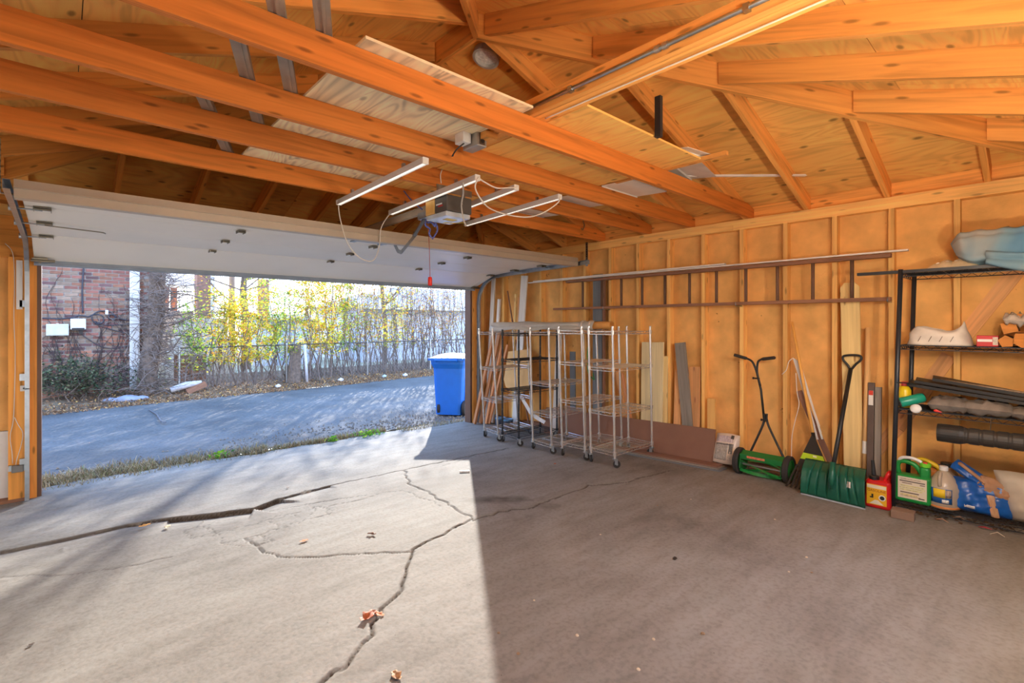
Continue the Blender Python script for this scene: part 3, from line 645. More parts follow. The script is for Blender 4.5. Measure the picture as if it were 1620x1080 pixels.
wire('light_cord', 'looping white cord hanging between the two left light bars', 'cord', [(1.69, 3.99, BZ), at(538, 345, Y=4.0), at(550, 385, Y=4.02), at(570, 408, Y=4.05), at(590, 412, Y=4.05), at(600, 390, Y=4.05), at(603, 360, Y=4.04), (2.19, 4.03, BZ)], .005, M['cord_white'], group=G)
wire('light_cord', 'white cord from the second light bar to the rightmost one', 'cord', [(2.105, 2.65, BZ), at(752, 298, Y=2.66), at(766, 322, Y=2.7), at(782, 333, Y=2.75), at(810, 341, Y=2.75), at(838, 343, Y=2.7), at(862, 335, Y=2.66), at(882, 321, Y=2.62), at(886, 312, Y=2.61), (2.90, 2.61, BZ)], .005, M['cord_white'], group=G)
wire('light_cord', 'white cord from the second light bar to the third one', 'cord', [(2.105, 2.65, BZ), at(765, 287, Y=2.65), at(785, 297, Y=2.65), at(803, 297, Y=2.65), (2.47, 2.65, BZ)], .005, M['cord_white'], group=G)
# opener
op = thing('garage_door_opener', 'dark grey garage door opener hung under the joists', 'door opener', (2.29, 3.25, 2.40))
grey = plain('opener_grey', (84, 80, 76), .45, var=.08)
b = MB(); b.bb(2.17, 2.41, 3.115, 3.285, 2.44, 2.565); hd = b.build('housing', grey, op, bevel=.008)
b = MB(); b.bb(2.17, 2.41, 3.287, 3.42, 2.44, 2.56); b.build('light_cover', plain('cover_reflection_tint', (238, 190, 110), .35), op, bevel=.01)  # milky cover; the wood tone it reflects is put into its colour
b = MB(); b.bb(2.166, 2.40, 3.12, 3.40, 2.40, 2.439); b.build('lens_tray', plain('pale_lens', (196, 206, 216), .25), op, bevel=.008)
b = MB(); b.bb(2.23, 2.33, 3.2, 3.26, 2.3975, 2.3995); b.build('warning_label', plain('yellow_label', (232, 204, 110), .6), op)
b = MB(); b.bb(2.1685, 2.1695, 3.18, 3.262, 2.497, 2.509); b.build('logo_mark', M['white'], hd)
b = MB(); b.bb(2.1685, 2.1695, 3.17, 3.235, 2.482, 2.494); b.build('logo_mark', plain('logo_red', (190, 40, 40), .5), hd)
b = MB(); b.lathe([(.008, 0), (.006, .004)], (2.31, 3.1145, 2.51), Matrix.Rotation(math.pi/2, 3, 'X'), 12); b.build('screw', M['brass'], hd)
b = MB(); b.beam((2.29, 3.4, 2.545), (2.29, 6.19, 2.50), .035, .05); b.beam((2.29, 3.4, 2.572), (2.29, 6.19, 2.527), .055, .004); b.build('rail', M['strut'], op)
b = MB()
for x in (2.2, 2.38): b.bb(x, x+.02, 3.19, 3.22, 2.56, ZP+.02)
b.bb(2.12, 2.46, 3.18, 3.182, ZP-.03, ZP+.02); b.build('hanger', M['steel'], op)
b = MB(); b.bb(2.27, 2.315, 3.55, 3.70, 2.47, 2.525); b.build('trolley', M['steel'], op)
b = MB(); pth = [(2.295, 3.63, 2.47), (2.295, 3.80, 2.35)]
b.beam(pth[0], pth[1], .03, .012, up=(0, 1, 1)); b.build('arm', M['steel'], op)
b = MB()
for a, c in zip(((2.31, 3.78, 2.37), (2.31, 4.02, 2.245), (2.31, 4.05, 2.232), (2.31, 4.11, 2.25)), ((2.31, 4.02, 2.245), (2.31, 4.05, 2.232), (2.31, 4.11, 2.25), (2.31, 4.19, 2.345))): b.beam(a, c, .006, .034, up=(0, 1, 1))
b.build('curved_arm', M['steel'], op)
b = MB(); b.tube([(2.30, 3.58, 2.47), (2.30, 3.56, 2.2), (2.30, 3.55, 1.95)], .003, 6); cdn = b.build('release_cord', plain('red_cord', (170, 80, 60), .7), op)
b = MB(); b.lathe([(.004, .05), (.016, .046), (.018, .02), (.018, -.02), (.014, -.026)], (2.30, 3.55, 1.92), None, 14); b.build('release_handle', plain('red_handle', (228, 44, 32), .4), cdn, smooth=True)
def ropemat():
    m, n, l, b_ = nodes('blue_white_rope'); uv = n.new('ShaderNodeUVMap'); wv = n.new('ShaderNodeTexWave'); wv.inputs['Scale'].default_value = 14; l.new(uv.outputs[0], wv.inputs['Vector'])
    r = ramp(n, [(.3, lin((44, 70, 170))), (.5, lin((226, 226, 236))), (.8, lin((52, 80, 190)))]); l.new(wv.outputs['Fac'], r.inputs[0]); l.new(r.outputs[0], b_.inputs['Base Color']); b_.inputs['Roughness'].default_value = .8; return m
rope = ropemat()
for k, L in enumerate(([(675, 346), (673, 356), (680, 362), (679, 370), (683, 376)], [(684, 346), (690, 354), (692, 364), (688, 372), (684, 378)], [(680, 345), (687, 350), (688, 358), (683, 352), (676, 352)])):
    o = wire('tie_rope', '', '', [at(u, v, Y=3.5) for u, v in L], .007, rope, parent=op)
wire('tie_rope', 'blue and white rope from the joist to the opener', 'rope', [at(639, 302, Y=3.84)+V((0, 0, .0)), at(652, 318, Y=3.7), at(668, 331, Y=3.55)], .006, rope)
wire('wall_wire', 'grey cable hanging down past the back of the opener', 'cable', [at(732, 289, Y=2.75), at(733, 305, Y=2.9), at(730, 325, Y=3.0), at(733, 345, Y=3.05), at(737, 358, Y=3.05)], .006, plain('grey_cable', (196, 190, 182), .5))
wire('wall_wire', 'yellow wire running sideways below the opener', 'wire', [at(688, 351, Y=3.45), at(712, 353, Y=3.3), at(735, 352, Y=3.08)], .004, plain('yellow_wire', (230, 200, 90), .5))
wire('wall_wire', 'short white wire dropping from the joist above the opener', 'wire', [at(703, 262, Y=3.18), at(697, 275, Y=3.17), at(698, 290, Y=3.17)], .004, M['cord_white'])
# iron hook hanging from the joist
hk = thing('hanging_hook', 'rusty iron hook and chain hanging from the joist by the track', 'hook', at(922, 335, Y=3.86))
rust = plain('rusty_iron', (176, 132, 84), .7, .5, var=.2)
p = at(922, 340, Y=3.84)
b = MB(); b.tube(smooth_path([p+V((0, 0, .06)), p+V((.035, 0, .04)), p+V((.03, 0, .0)), p+V((-.03, 0, -.02)), p+V((-.035, 0, .03)), p+V((.0, 0, .05))]), .01, 6); b.build('ring', rust, hk, smooth=True)
b = MB(); b.tube(smooth_path([p+V((0, 0, .0)), p+V((.01, 0, -.08)), p+V((.03, 0, -.12)), p+V((.0, 0, -.18)), p+V((-.03, 0, -.16))]), .009, 6); b.build('hook', rust, hk, smooth=True)
# ================================================================== RIGHT WALL: LADDER
ld = thing('wooden_ladder', 'long dark wooden ladder hung sideways on the right wall studs', 'ladder', (5.05, 2.8, 1.95))
for z, y0, y1 in ((2.130, .88, 4.37), (1.774, .88, 4.60)):
    b = MB(); b.hexa([(4.955, y0, z-.016), (5.02, y0, z-.016), (5.02, y1, z-.012), (4.955, y1, z-.012), (4.955, y0, z+.016), (5.02, y0, z+.016), (5.02, y1, z+.016), (4.955, y1, z+.016)]); b.build('rail', M['dark_wood'], ld, bevel=.004)
rungm = wood('ladder_rung', (112, 84, 68), .5, .3)
for u in (922, 952, 983, 1016, 1052, 1091, 1133.5, 1180, 1230, 1286, 1348):
    y = at(u, 450, X=4.985).y; b = MB(); b.tube([(4.985, y, 1.776), (4.985, y, 2.13)], .015, 10); b.build('rung', rungm, ld, smooth=True)
for k in (1, 4, 8):
    y = .5092+.4064*k-.019; hk_ = thing('ladder_hook', 'steel hook under the ladder rail, number %d from the shelf' % (1+(k > 1)+(k > 4)) if False else ('steel hook holding the ladder nearest the shelf', 'steel hook holding the middle of the ladder', 'steel hook holding the ladder end nearest the door')[(1, 4, 8).index(k)], 'hook', (XR, y, 1.74), 'hooks holding the ladder')
    b = MB(); b.tube([(XR+.002, y, 1.752), (4.945, y, 1.752), (4.938, y, 1.76), (4.938, y, 1.79)], .005, 8); b.build('hook', M['steel'], hk_, smooth=True)
ws = M['whiteboard']
b = MB(); b.beam((4.99, .77, 2.161), (4.99, 5.10, 2.166), .045, .014); tag(b.build('trim_strip', ws), 'long white trim strip lying on the ladder rail, reaching nearest the shelf', 'trim strip', 'trim strips on the ladder')
b = MB(); b.beam((4.99, 2.24, 2.182), (4.99, 5.0, 2.180), .04, .014); tag(b.build('trim_strip', ws), 'shorter white trim strip stacked on top along the ladder rail', 'trim strip', 'trim strips on the ladder')
# ================================================================== BOARDS LEANING ON THE RIGHT WALL
def lean(name, label, cat, bot, top, w, t, m, xt=5.05, group='boards leaning on the right wall', xmax=5.01, xb=None):
    p = atf(*bot) if xb is None else at(*bot, X=xb)
    if p.x > xmax: p = at(*bot, X=xmax)
    p.y = min(p.y, 6.08); p.z = fz(p.y)+.012; q = at(*top, X=xt); b = MB(); b.beam(p, q, w, t, up=(-1, 0, .1)); o = b.build(name, m, bevel=.0015, bseg=1); return tag(o, label, cat, group)
lean('white_board', 'long white board leaning by the front corner, taller than the pale strip', 'board', (760, 664), (781, 441), .085, .02, M['whiteboard'])
lean('white_board', 'pale narrow board leaning right of the long corner board', 'board', (779, 668), (790, 473), .055, .03, M['whiteboard'])
lean('wide_white_board', 'wide white board leaning behind the black cart', 'board', (815, 676), (830, 436), .135, .02, M['whiteboard'])
lean('wood_strip', 'reddish strip leaning furthest left beside the door track', 'strip', (745, 670), (783, 520), .05, .035, M['redwood'], 4.98)
lean('wood_strip', 'reddish strip leaning second from the door track', 'strip', (760, 670), (794, 510), .06, .03, M['redwood'], 5.0)
lean('wood_strip', 'reddish strip leaning third from the door track', 'strip', (769, 671), (797, 530), .045, .03, M['redwood'], 5.03)
lean('wood_strip', 'thin reddish strip leaning behind the leftmost chrome cart', 'strip', (774, 671), (803, 545), .04, .025, M['redwood'], 5.04)
lean('round_dowel', 'pale wooden pole leaning just left of the wide white board', 'pole', (811, 672), (816, 465), .03, .03, M['pine'], 5.06)
lean('round_dowel', 'thin tan strip leaning between the pole and the wide white board', 'strip', (815, 674), (821, 470), .025, .02, M['cedar'], 5.07)
lean('thin_stick', 'thin dark stick leaning across the studs near the corner', 'stick', (838, 640), (803, 460), .02, .015, M['dark_wood'], 5.075)
lean('white_board', 'pale board leaning behind the third cart', 'board', (878, 690), (885, 524), .10, .02, M['whiteboard'], 5.05)
lean('slate_board', 'short slate grey board leaning behind the fourth cart', 'board', (907, 692), (906, 556), .09, .02, M['slate'], 5.04)
lean('slate_board', 'tall slate grey board leaning on the wall between ladder rungs', 'board', (945, 700), (946, 434), .145, .02, M['slate'], 5.06)
lean('slate_board', 'narrow dark strip leaning right of the tall slate board', 'strip', (955, 702), (956, 443), .03, .03, M['dark_wood'], 5.06)
lean('wood_offcut', 'short fir stick leaning left of the cream panel', 'stick', (998, 700), (976, 588), .05, .02, M['cedar'], 5.06)
lean('wood_offcut', 'short fir stick leaning against its neighbour near the cream panel', 'stick', (1006, 702), (984, 590), .035, .03, M['redwood'], 5.07)
lean('cream_panel', 'cream painted panel leaning behind the last chrome cart', 'panel', (1028, 700), (1030, 541), .24, .02, M['cream_panel'], 5.06)
lean('cream_panel', 'narrow cream strip against the right edge of the cream panel', 'strip', (1045, 704), (1047, 541), .05, .03, M['cream_panel'], 5.06)
lean('wood_offcut', 'tapered pine offcut leaning right of the cream panel', 'offcut', (1052, 706), (1054, 563), .05, .02, M['pine'], 5.075)
lean('grey_barn_board', 'grey weathered board leaning at a slant beside the cedar boards', 'board', (1093, 712), (1076, 542), .12, .03, M['greyboard'], 5.06)
lean('cedar_board', 'wide cedar board leaning right of the grey weathered board', 'board', (1098, 712), (1099, 580), .125, .02, M['cedar'], 5.085)
lean('cedar_board', 'cedar board half hidden behind the grey weathered board', 'board', (1070, 708), (1074, 586), .085, .02, M['cedar'], 5.085)
lean('wood_offcut', 'short upright pine block behind the plastic-wrapped bag', 'offcut', (1126, 720), (1126, 630), .085, .035, M['stud'], 5.07)
# long brown hardboard panel standing on edge
p0, p1 = at(1122, 722, X=4.99), at(840, 676, X=4.98)
b = MB(); zz = lambda y: fz(y)+.02
b.hexa([(4.935, 2.34, zz(2.36)), (4.947, 2.34, zz(2.36)), (4.947, 4.75, zz(4.75)), (4.935, 4.75, zz(4.75)), (4.982, 2.34, .48), (4.994, 2.34, .48), (4.994, 4.75, .41), (4.982, 4.75, .41)]); tag(b.build('hardboard_panel', M['hardboard']), 'long brown hardboard panel on edge along the foot of the wall', 'panel')
# planks stacked flat on the floor along the wall
a0, a1 = atf(1163, 746), atf(985, 714)
for k, (dx, w, m, nm) in enumerate(((0, .165, M['slate'], 'bottom grey plank of the flat stack on the floor by the wall'), (.012, .15, M['greyboard'], 'middle grey plank of the flat stack on the floor by the wall'), (.03, .13, M['hardboard'], 'top brown plank of the flat stack on the floor by the wall'))):
    b = MB(); x0 = 4.76+dx; z = .014*k; y0, y1 = a0.y+.10+.02*k, a0.y+1.75
    b.hexa([(x0, y0, fz(y0)+z+.002), (x0+w, y0, fz(y0)+z+.002), (x0+w-.03, y1, fz(y1)+z+.002), (x0-.03, y1, fz(y1)+z+.002), (x0, y0, fz(y0)+z+.015), (x0+w, y0, fz(y0)+z+.015), (x0+w-.03, y1, fz(y1)+z+.015), (x0-.03, y1, fz(y1)+z+.015)])
    tag(b.build('floor_plank', m), nm, 'plank', 'planks stacked on the floor')
# cardboard sheet, paint cans and curled strip behind the carts
cb = plain('cardboard', (226, 178, 116), .85, var=.06)
p = [at(804, 556, X=5.0), at(838, 552, X=5.0), at(840, 612, X=4.93), at(824, 622, X=4.92), at(800, 612, X=4.92), at(797, 600, X=4.93)]
b = MB(); b.add(p+[q+V((.012, 0, 0)) for q in p], [tuple(range(6)), tuple(range(6, 12))[::-1]]+[(i, 6+i, 6+(i+1) % 6, (i+1) % 6) for i in range(6)]); tag(b.build('cardboard_sheet', cb), 'tan cardboard sheet leaning behind the black cart', 'cardboard')
for k, (u, v, l_) in enumerate(((792, 672, 'left dark paint can with a blue lid behind the leftmost carts'), (803, 672, 'right dark paint can with a blue lid behind the black cart'))):
    p = at(u, v, X=4.80-.02*k); p.z = fz(p.y); t = thing('paint_can', l_, 'paint can', p, group='paint cans behind the carts')
    b = MB(); b.lathe([(.075, 0), (.08, .004), (.08, .15), (.076, .153)], p, None, 24); b.build('body', plain('can_dark', (70, 78, 92), .4, .4, var=.3, scale=14), t, smooth=False)
    b = MB(); b.lathe([(.084, .15), (.084, .166), (.07, .166), (.066, .160), (0, .160)], p, None, 24); b.build('lid', plain('can_lid', (92, 142, 178), .4, .3, var=.3), t)
    b = MB(); b.tube(smooth_path([p+V((0, -.081, .12)), p+V((-.07, -.05, .19)), p+V((-.085, .03, .2)), p+V((0, .081, .12))]), .003, 6); b.build('handle', M['steel'], t)
b = MB(); q = smooth_path([at(824, 626, X=4.9), at(832, 640, X=4.88), at(842, 655, X=4.85), at(862, 668, X=4.8)], 8)
for a, c in zip(q[:-1], q[1:]): b.beam(a, c, .05, .003, up=(-1, .2, .6))
tag(b.build('curled_strip', M['whiteboard']), 'curled white strip drooping to the floor behind the carts', 'strip')
wire('green_cord', 'green extension cord hung on the tall slate grey board', 'cord', [at(930, 548, X=5.0), at(929, 570, X=4.99), at(931, 590, X=4.98), at(937, 598, X=4.98), at(940, 600, X=4.98), at(938, 590, X=4.99)], .006, plain('green_cord', (40, 150, 70), .5))
# ================================================================== WIRE CARTS
def wire_shelf(parent, c0, c1, c2, c3, m, name='shelf', rim=.03, pitch=.028, nx=3, label=None):
    """four corner points; wires run c0->c1 direction, spaced along c0->c3"""
    b = MB(); c = [V(q) for q in (c0, c1, c2, c3)]; dn = V((0, 0, -rim))
    for i in range(4):
        p, q = c[i], c[(i+1) % 4]; b.tube([p, q], .0034, 5); b.tube([p+dn, q+dn], .0034, 5)
        n = max(4, int((q-p).length/.035)); pts = [p.lerp(q, k/n)+(dn if k % 2 else V()) for k in range(n+1)]; b.tube(pts, .0022, 4, caps=False)
    n = int((c[3]-c[0]).length/pitch)
    for k in range(1, n): b.tube([c[0].lerp(c[3], k/n), c[1].lerp(c[2], k/n)], .0019, 4, caps=False)
    for k in range(1, nx+1): f = k/(nx+1); b.tube([c[0].lerp(c[1], f)+V((0, 0, -.004)), c[3].lerp(c[2], f)+V((0, 0, -.004))], .003, 4, caps=False)
    return b.build(name, m, parent)
def caster(parent, p, ang):
    fl = p; b = MB(); R = rotz(ang); o = V(p)
    b.lathe([(.012, .10), (.024, .098), (.024, .088), (.012, .086)], o, None, 12)
    for s in (-1, 1): b.box(o+R @ V((.012, .016*s, .066)), (.03, .003, .056), R)
    c = b.build('caster', M['steel'], parent)
    b = MB(); b.lathe([(.012, -.011), (.034, -.011), (.038, -.006), (.038, .006), (.034, .011), (.012, .011)], o+R @ V((.02, 0, .0385)), R @ Matrix.Rotation(math.pi/2, 3, 'X'), 18); b.build('wheel', M['rubber'], c)
    b = MB(); b.lathe([(.0115, -.013), (.0115, .013)], o+R @ V((.02, 0, .0385)), R @ Matrix.Rotation(math.pi/2, 3, 'X'), 10); b.build('hub', M['steel'], c)
def cart(label, w1, w2, top1, top2, vs, L, m, name='wire_shelf_cart', backshift=0):
    f1, f2 = atf(*w1), atf(*w2); f1.z, f2.z = fz(f1.y), fz(f2.y)
    t1, t2 = at(*top1, Y=f1.y), at(*top2, Y=f2.y); lean_ = ((t1.x-f1.x)+(t2.x-f2.x))/2*.9; H = (t1.z+t2.z)/2
    dx = V((L, backshift, 0)); feet = [f1, f2, f2+dx, f1+dx]
    for q in feet: q.z = fz(q.y)
    t = thing(name, label, 'wire cart', ((f1+f2)/2+dx/2)*1.0, group='wire shelving carts')
    tops = [V((q.x+lean_, q.y, H)) for q in feet]; ups = []
    for q, w in zip(feet, tops):
        a = q+V((0, 0, .09)); b = MB(); b.tube([a, w], .0125, 10)
        b.lathe([(.013, 0), (.013, .012), (.006, .016)], w, None, 10); po = b.build('post', m, t)
        b = MB(); n = 12
        for k in range(1, n): c = a.lerp(w, k/n); b.lathe([(.0129, -.0015), (.0129, .0015)], c, None, 10)
        b.build('groove_ring', M['hinge'], po)
    for v in vs:
        z = at(w1[0]*.55+top1[0]*.45, v, Y=f1.y).z; cs = []
        for q, w in zip(feet, tops): f = (z-q.z-.09)/(w.z-q.z-.09); cs.append((q+V((0, 0, .09))).lerp(w, f))
        sh = wire_shelf(t, cs[0], cs[3], cs[2], cs[1], m)
        for c in cs: b = MB(); b.lathe([(.017, -.03), (.019, .012)], c, None, 10); b.build('shelf_collar', m, sh)
    for k, q in enumerate(feet): caster(t, q, (.4, -.7, 1.9, .8)[k] if L > .5 else .5)
    return t
cart('leftmost chrome wire cart, leaning, beside the door track', (766.6, 691), (788, 698), (756.7, 521), (778, 521), (525, 580, 629, 677), .62, M['chrome'])
cart('black wire cart between two chrome carts', (794.9, 699), (820.6, 706), (795.5, 523), (820, 523), (527, 568, 615, 684), .70, M['black_metal'])
cart('chrome wire cart right of the black cart', (843, 710), (872.6, 718), (836.8, 520), (869, 520), (525, 604, 651, 696), .62, M['chrome'])
cart('second chrome wire cart from the right, under the rolled vinyl', (889.6, 721), (925.7, 728), (883.6, 519), (919, 517.7), (523, 572, 632, 700), .68, M['chrome'])
cart('rightmost chrome wire cart nearest the wrapped bag', (935, 731), (972.7, 740), (930.6, 519), (969, 516.5), (524, 580, 648, 708), .70, M['chrome'])
# rolled vinyl flooring lying across the carts
rv = thing('flooring_roll', 'grey rolled vinyl flooring with a tan cardboard core on top of the carts', 'roll', (4.5, 4.2, 1.5))
vinyl = plain('grey_vinyl_sheet', (196, 186, 172), .3, var=.12, scale=5)
b = MB(); xr = 4.52
def rollfn(u, v):
    y = 5.32-u*(5.32-3.52); a = v*2*math.pi; r = .058+.006*math.sin(3*a+u*9)+.004*math.sin(u*21)
    return (xr+r*math.cos(a)*1.15, y, 1.548+r*math.sin(a)*.85)
b.surf(rollfn, 30, 20, cv=True); b.add([V(rollfn(0, k/20)) for k in range(20)], [tuple(range(20))]); b.build('sheet', vinyl, rv, smooth=True)
b = MB()
def flap(u, v):
    y = 5.34-u*1.75; return (xr-.055-.02*v+.01*math.sin(u*14), y, 1.55-v*.075*(1-.5*u)-.012*math.sin(u*17)*v)
b.surf(flap, 24, 4); b.build('loose_flap', vinyl, rv, smooth=True, solid=.004)
b = MB(); b.tube([(xr, 3.56, 1.555), (xr, 3.30, 1.558)], .043, 20, caps=False); b.tube([(xr, 3.301, 1.558), (xr, 3.56, 1.555)], .036, 20, caps=False)
b.add([V((xr+r*math.cos(k*math.pi/10), 3.30, 1.558+r*math.sin(k*math.pi/10))) for r in (.043, .036) for k in range(20)], [(k, (k+1) % 20, 20+(k+1) % 20, 20+k) for k in range(20)]); b.build('core_tube', plain('core_cardboard', (226, 160, 84), .7), rv, smooth=True)
b = MB()
for y in (3.60, 3.72): b.tube([(xr, y, 1.549), (xr, y-.035, 1.549)], .064, 20)
b.build('tape_band', plain('tape', (216, 196, 176), .3), rv, smooth=True)
# ================================================================== soft shapes
def cushion(c, ax, ay, nn, t, m, name, parent, n=12, wob=.0, seed=0, sq=4, rng_=(-1, 1, -1, 1), off=0, both=True, smooth=True):
    """pillow: half axes ax, ay, bulge t along nn; rng_ picks a patch of the front (for print)"""
    c, ax, ay, nn = V(c), V(ax), V(ay), V(nn).normalized(); r_ = random.Random(seed); ph = [r_.uniform(0, 6) for _ in range(8)]
    def f(side):
        def g(i, j):
            u = rng_[0]+(rng_[1]-rng_[0])*i; v = rng_[2]+(rng_[3]-rng_[2])*j
            bul = max(0, (1-abs(u)**sq))**.5*max(0, (1-abs(v)**sq))**.5
            w = wob*(math.sin(7*u+ph[0])*math.sin(5*v+ph[1])+.6*math.sin(13*u+4*v+ph[2])+.4*math.sin(17*v-6*u+ph[3]))
            e = 1+wob*1.5*math.sin(3*u+ph[4]+2*v)
            return c+ax*u*(1-.06*v*v)*e+ay*v*(1-.06*u*u)*e+nn*(side*(t*bul+off)+w*bul)
        return g
    b = MB(); b.surf(f(1), n, n)
    if both:
        b2 = MB(); b2.surf(f(-1), n, n); k = len(b.v); b.v += b2.v; b.f += [tuple(k+q for q in fc)[::-1] for fc in b2.f]; b.uv += [q[::-1] for q in b2.uv]
    return b.build(name, m, parent, smooth=smooth, solid=.0 if both else .0006)
# wrapped newspaper-print bag standing on the planks
p = atf(1140, 737); p.x = min(p.x, 4.82); p = at(1139, 731, X=p.x+.02); base = fz(p.y)+.045
bg = thing('wrapped_bag', 'plastic-wrapped bag with newspaper print standing on the planks', 'bag', (p.x, p.y, base))
tl_ = V((.38, 0, 1)).normalized(); yy = V((.12, -1, 0)).normalized(); cen = V((p.x+.09, p.y, base))+tl_*.155; nn = V((-1, -.12, .38)).normalized()
cushion(cen, yy*.118, tl_*.155, nn, .045, plain('bag_film', (226, 208, 190), .25, var=.06), 'film', bg, wob=.004, seed=2)
for rr, cc in (((-.8, .55, .38, .8), (196, 178, 178)), ((-.8, .2, -.8, .3), (170, 160, 148)), ((.28, .62, -.35, .3), (120, 112, 104)), ((.28, .62, -.82, -.42), (204, 190, 172)), ((.35, .6, .62, .88), (90, 84, 78)), ((-.8, .6, .2, .26), (90, 80, 76))):
    cushion(cen, yy*.118, tl_*.155, nn, .045, plain('print', cc, .35, var=.25, scale=70), 'printed_panel', bg, wob=.004, seed=2, rng_=rr, off=.0012+.0005*(cc[0] < 100), both=False)
# ================================================================== REEL MOWER
P = atf(1172, 747); P.x = min(P.x, 4.87); P.z = fz(P.y)
mw = thing('reel_mower', 'green push reel mower with black T-handle leaning at the wall', 'lawn mower', P)
gr = plain('mower_green', (24, 118, 52), .35, var=.1); mx = P.x; y0 = P.y; y1 = P.y-.44; wz = P.z+.125; Ry = Matrix.Rotation(math.pi/2, 3, 'X')
for y in (y0, y1):
    b = MB(); b.lathe([(.098, -.024), (.118, -.024), (.125, -.016), (.125, .016), (.118, .024), (.098, .024), (.098, -.024)], (mx, y, wz), Ry, 36); w_ = b.build('wheel', M['rubber'], mw, smooth=False)
    b = MB(); b.lathe([(.0, -.02), (.03, -.02), (.03, -.012), (.08, -.006), (.099, -.016), (.099, .016), (.08, .006), (.03, .012), (.0, .02)], (mx, y, wz), Ry, 30); b.build('wheel_disc', gr, w_)
    b = MB(); b.prism([(-.10, -.05), (.06, -.08), (.10, .03), (.02, .10), (-.08, .06)], .006, frame((mx, y-.035 if y == y0 else y+.041, wz), (1, 0, 0), (0, 0, 1), (0, -1, 0))); b.build('side_plate', gr, mw)
b = MB(); b.beam((mx-.03, y0-.03, wz+.085), (mx-.03, y1+.03, wz+.085), .085, .012, up=(-.5, 0, 1)); b.beam((mx-.072, y0-.03, wz+.06), (mx-.072, y1+.03, wz+.06), .006, .05, up=(0, 0, 1)); tb = b.build('top_shield', gr, mw, bevel=.004)
b = MB(); b.beam((mx-.0795, y0-.10, wz+.066), (mx-.0795, y1+.18, wz+.066), .004, .02); b.build('decal', plain('mower_decal', (214, 120, 90), .4, var=.3, scale=40), tb)
for k in range(5):                                                 # helical reel blades
    b = MB(); pts = []
    for i in range(13):
        a = 2*math.pi*k/5+i/12*1.4; pts.append((mx-.02+.075*math.cos(a), y0-.04+(y1-y0+.08)*i/12, wz-.02+.075*math.sin(a)))
    for q, r in zip(pts[:-1], pts[1:]): b.beam(q, r, .004, .03, up=(q[0]-mx+.02, 0, q[2]-wz+.02))
    b.build('reel_blade', plain('blade_green', (40, 140, 66), .3, .2), mw)
b = MB(); b.tube([(mx-.02, y0-.03, wz-.02), (mx-.02, y1+.03, wz-.02)], .012, 10); b.build('reel_shaft', M['steel'], mw)
b = MB(); b.tube([(mx+.12, y0-.05, P.z+.03), (mx+.12, y1+.05, P.z+.03)], .028, 14); b.build('roller', M['dark_wood'], mw)
b = MB(); b.beam((mx+.03, y0-.04, wz-.09), (mx+.03, y1+.04, wz-.09), .05, .008); b.build('bed_knife', M['steel'], mw)
j = at(1211, 664, X=5.0); hp = [at(1180, 704, X=4.93), at(1262, 723, X=4.93)]
for k, s in enumerate((1, -1)):
    st = V((mx+.06, (y0-.05) if s > 0 else (y1+.03), wz+.02))
    b = MB(); b.tube(smooth_path([st, st.lerp(j, .75)+V((0, s*.0, 0)), j+V((0, s*.012, .0)), j+V((0, s*.012, .06))], 6), .0105, 10); b.build('handle_fork', M['black'], mw, smooth=True)
top = at(1200, 612, X=5.03)
b = MB(); b.tube([j+V((0, .010, -.02)), at(1204, 617, X=5.03), at(1198, 592, X=5.03)], .0105, 10); b.build('handle_shaft', M['black'], mw, smooth=True)
g1, g2 = [(1203, 610), (1196, 585), (1190, 572), (1182, 567)], [(1203, 610), (1198, 590), (1199, 573), (1205, 568)]
for L, e in ((g1, (1161, 561)), (g2, (1226, 565.5))):
    b = MB(); b.tube(smooth_path([at(u, v, X=5.02) for u, v in L], 5), .010, 10); hb = b.build('handlebar', M['black'], mw, smooth=True)
    a, c = at(*L[-1], X=5.02), at(*e, X=4.98); b = MB(); b.tube([a, a.lerp(c, .1), a.lerp(c, .95), c], [.012, .0155, .0155, .012], 12); b.build('grip', M['rubber'], hb, smooth=True)
b = MB()
for q in (j+V((0, 0, .0)), at(1198, 598, X=5.03)): b.tube([q+V((-.02, .03, 0)), q+V((-.02, -.03, 0))], .007, 8); b.lathe([(.012, -.004), (.012, .004)], q+V((-.02, .03, 0)), Ry, 10)
b.build('bolt', M['black'], mw)
# ================================================================== RAKE
rk = thing('leaf_rake', 'black leaf rake with wooden handle and green label behind the shovel', 'rake', atf(1262, 770))
a, c = at(1287, 690, X=4.93), at(1253, 509, X=5.06)
b = MB(); b.tube([a, a.lerp(c, .5), c], [.0135, .013, .011], 12); b.build('handle', wood('rake_handle', (238, 176, 92), .8, 0), rk, smooth=True)
b = MB(); b.tube([at(1286, 684, X=4.93), at(1289, 700, X=4.915), at(1292, 712, X=4.90)], [.016, .013, .006], 10); b.build('socket', M['black'], rk, smooth=True)
def rkp(s, t):            # s across -1..1, t 0 apex .. 1 tine tips
    L_, R_ = (1245, 768), (1330, 786); ap = (1286, 684)
    u = ap[0]+(L_[0]+(R_[0]-L_[0])*(s+1)/2-ap[0])*t; v = ap[1]+(L_[1]+(R_[1]-L_[1])*(s+1)/2-ap[1])*t
    return at(u, v, X=4.93-.23*t)
b = MB(); b.surf(lambda i, k: rkp(-1+2*i, .02+.60*k), 12, 4); b.build('head', M['black'], rk, solid=.006)
for i in range(13):
    s = -1+2*i/12; b = MB(); pts = [rkp(s, .60), rkp(s, .8), rkp(s, .97)]; tip = rkp(s, 1.0); tip.z = max(fz(tip.y)+.004, tip.z)
    pts.append(tip+V((-.02, 0, 0)))
    for q, r in zip(pts[:-1], pts[1:]):
        q.z = max(q.z, fz(q.y)+.006); r.z = max(r.z, fz(r.y)+.004); b.beam(q, r, .016, .004, up=(-1, 0, .3))
    b.build('tine', M['black'], rk)
lime = plain('lime_label', (180, 214, 40), .45, var=.08)
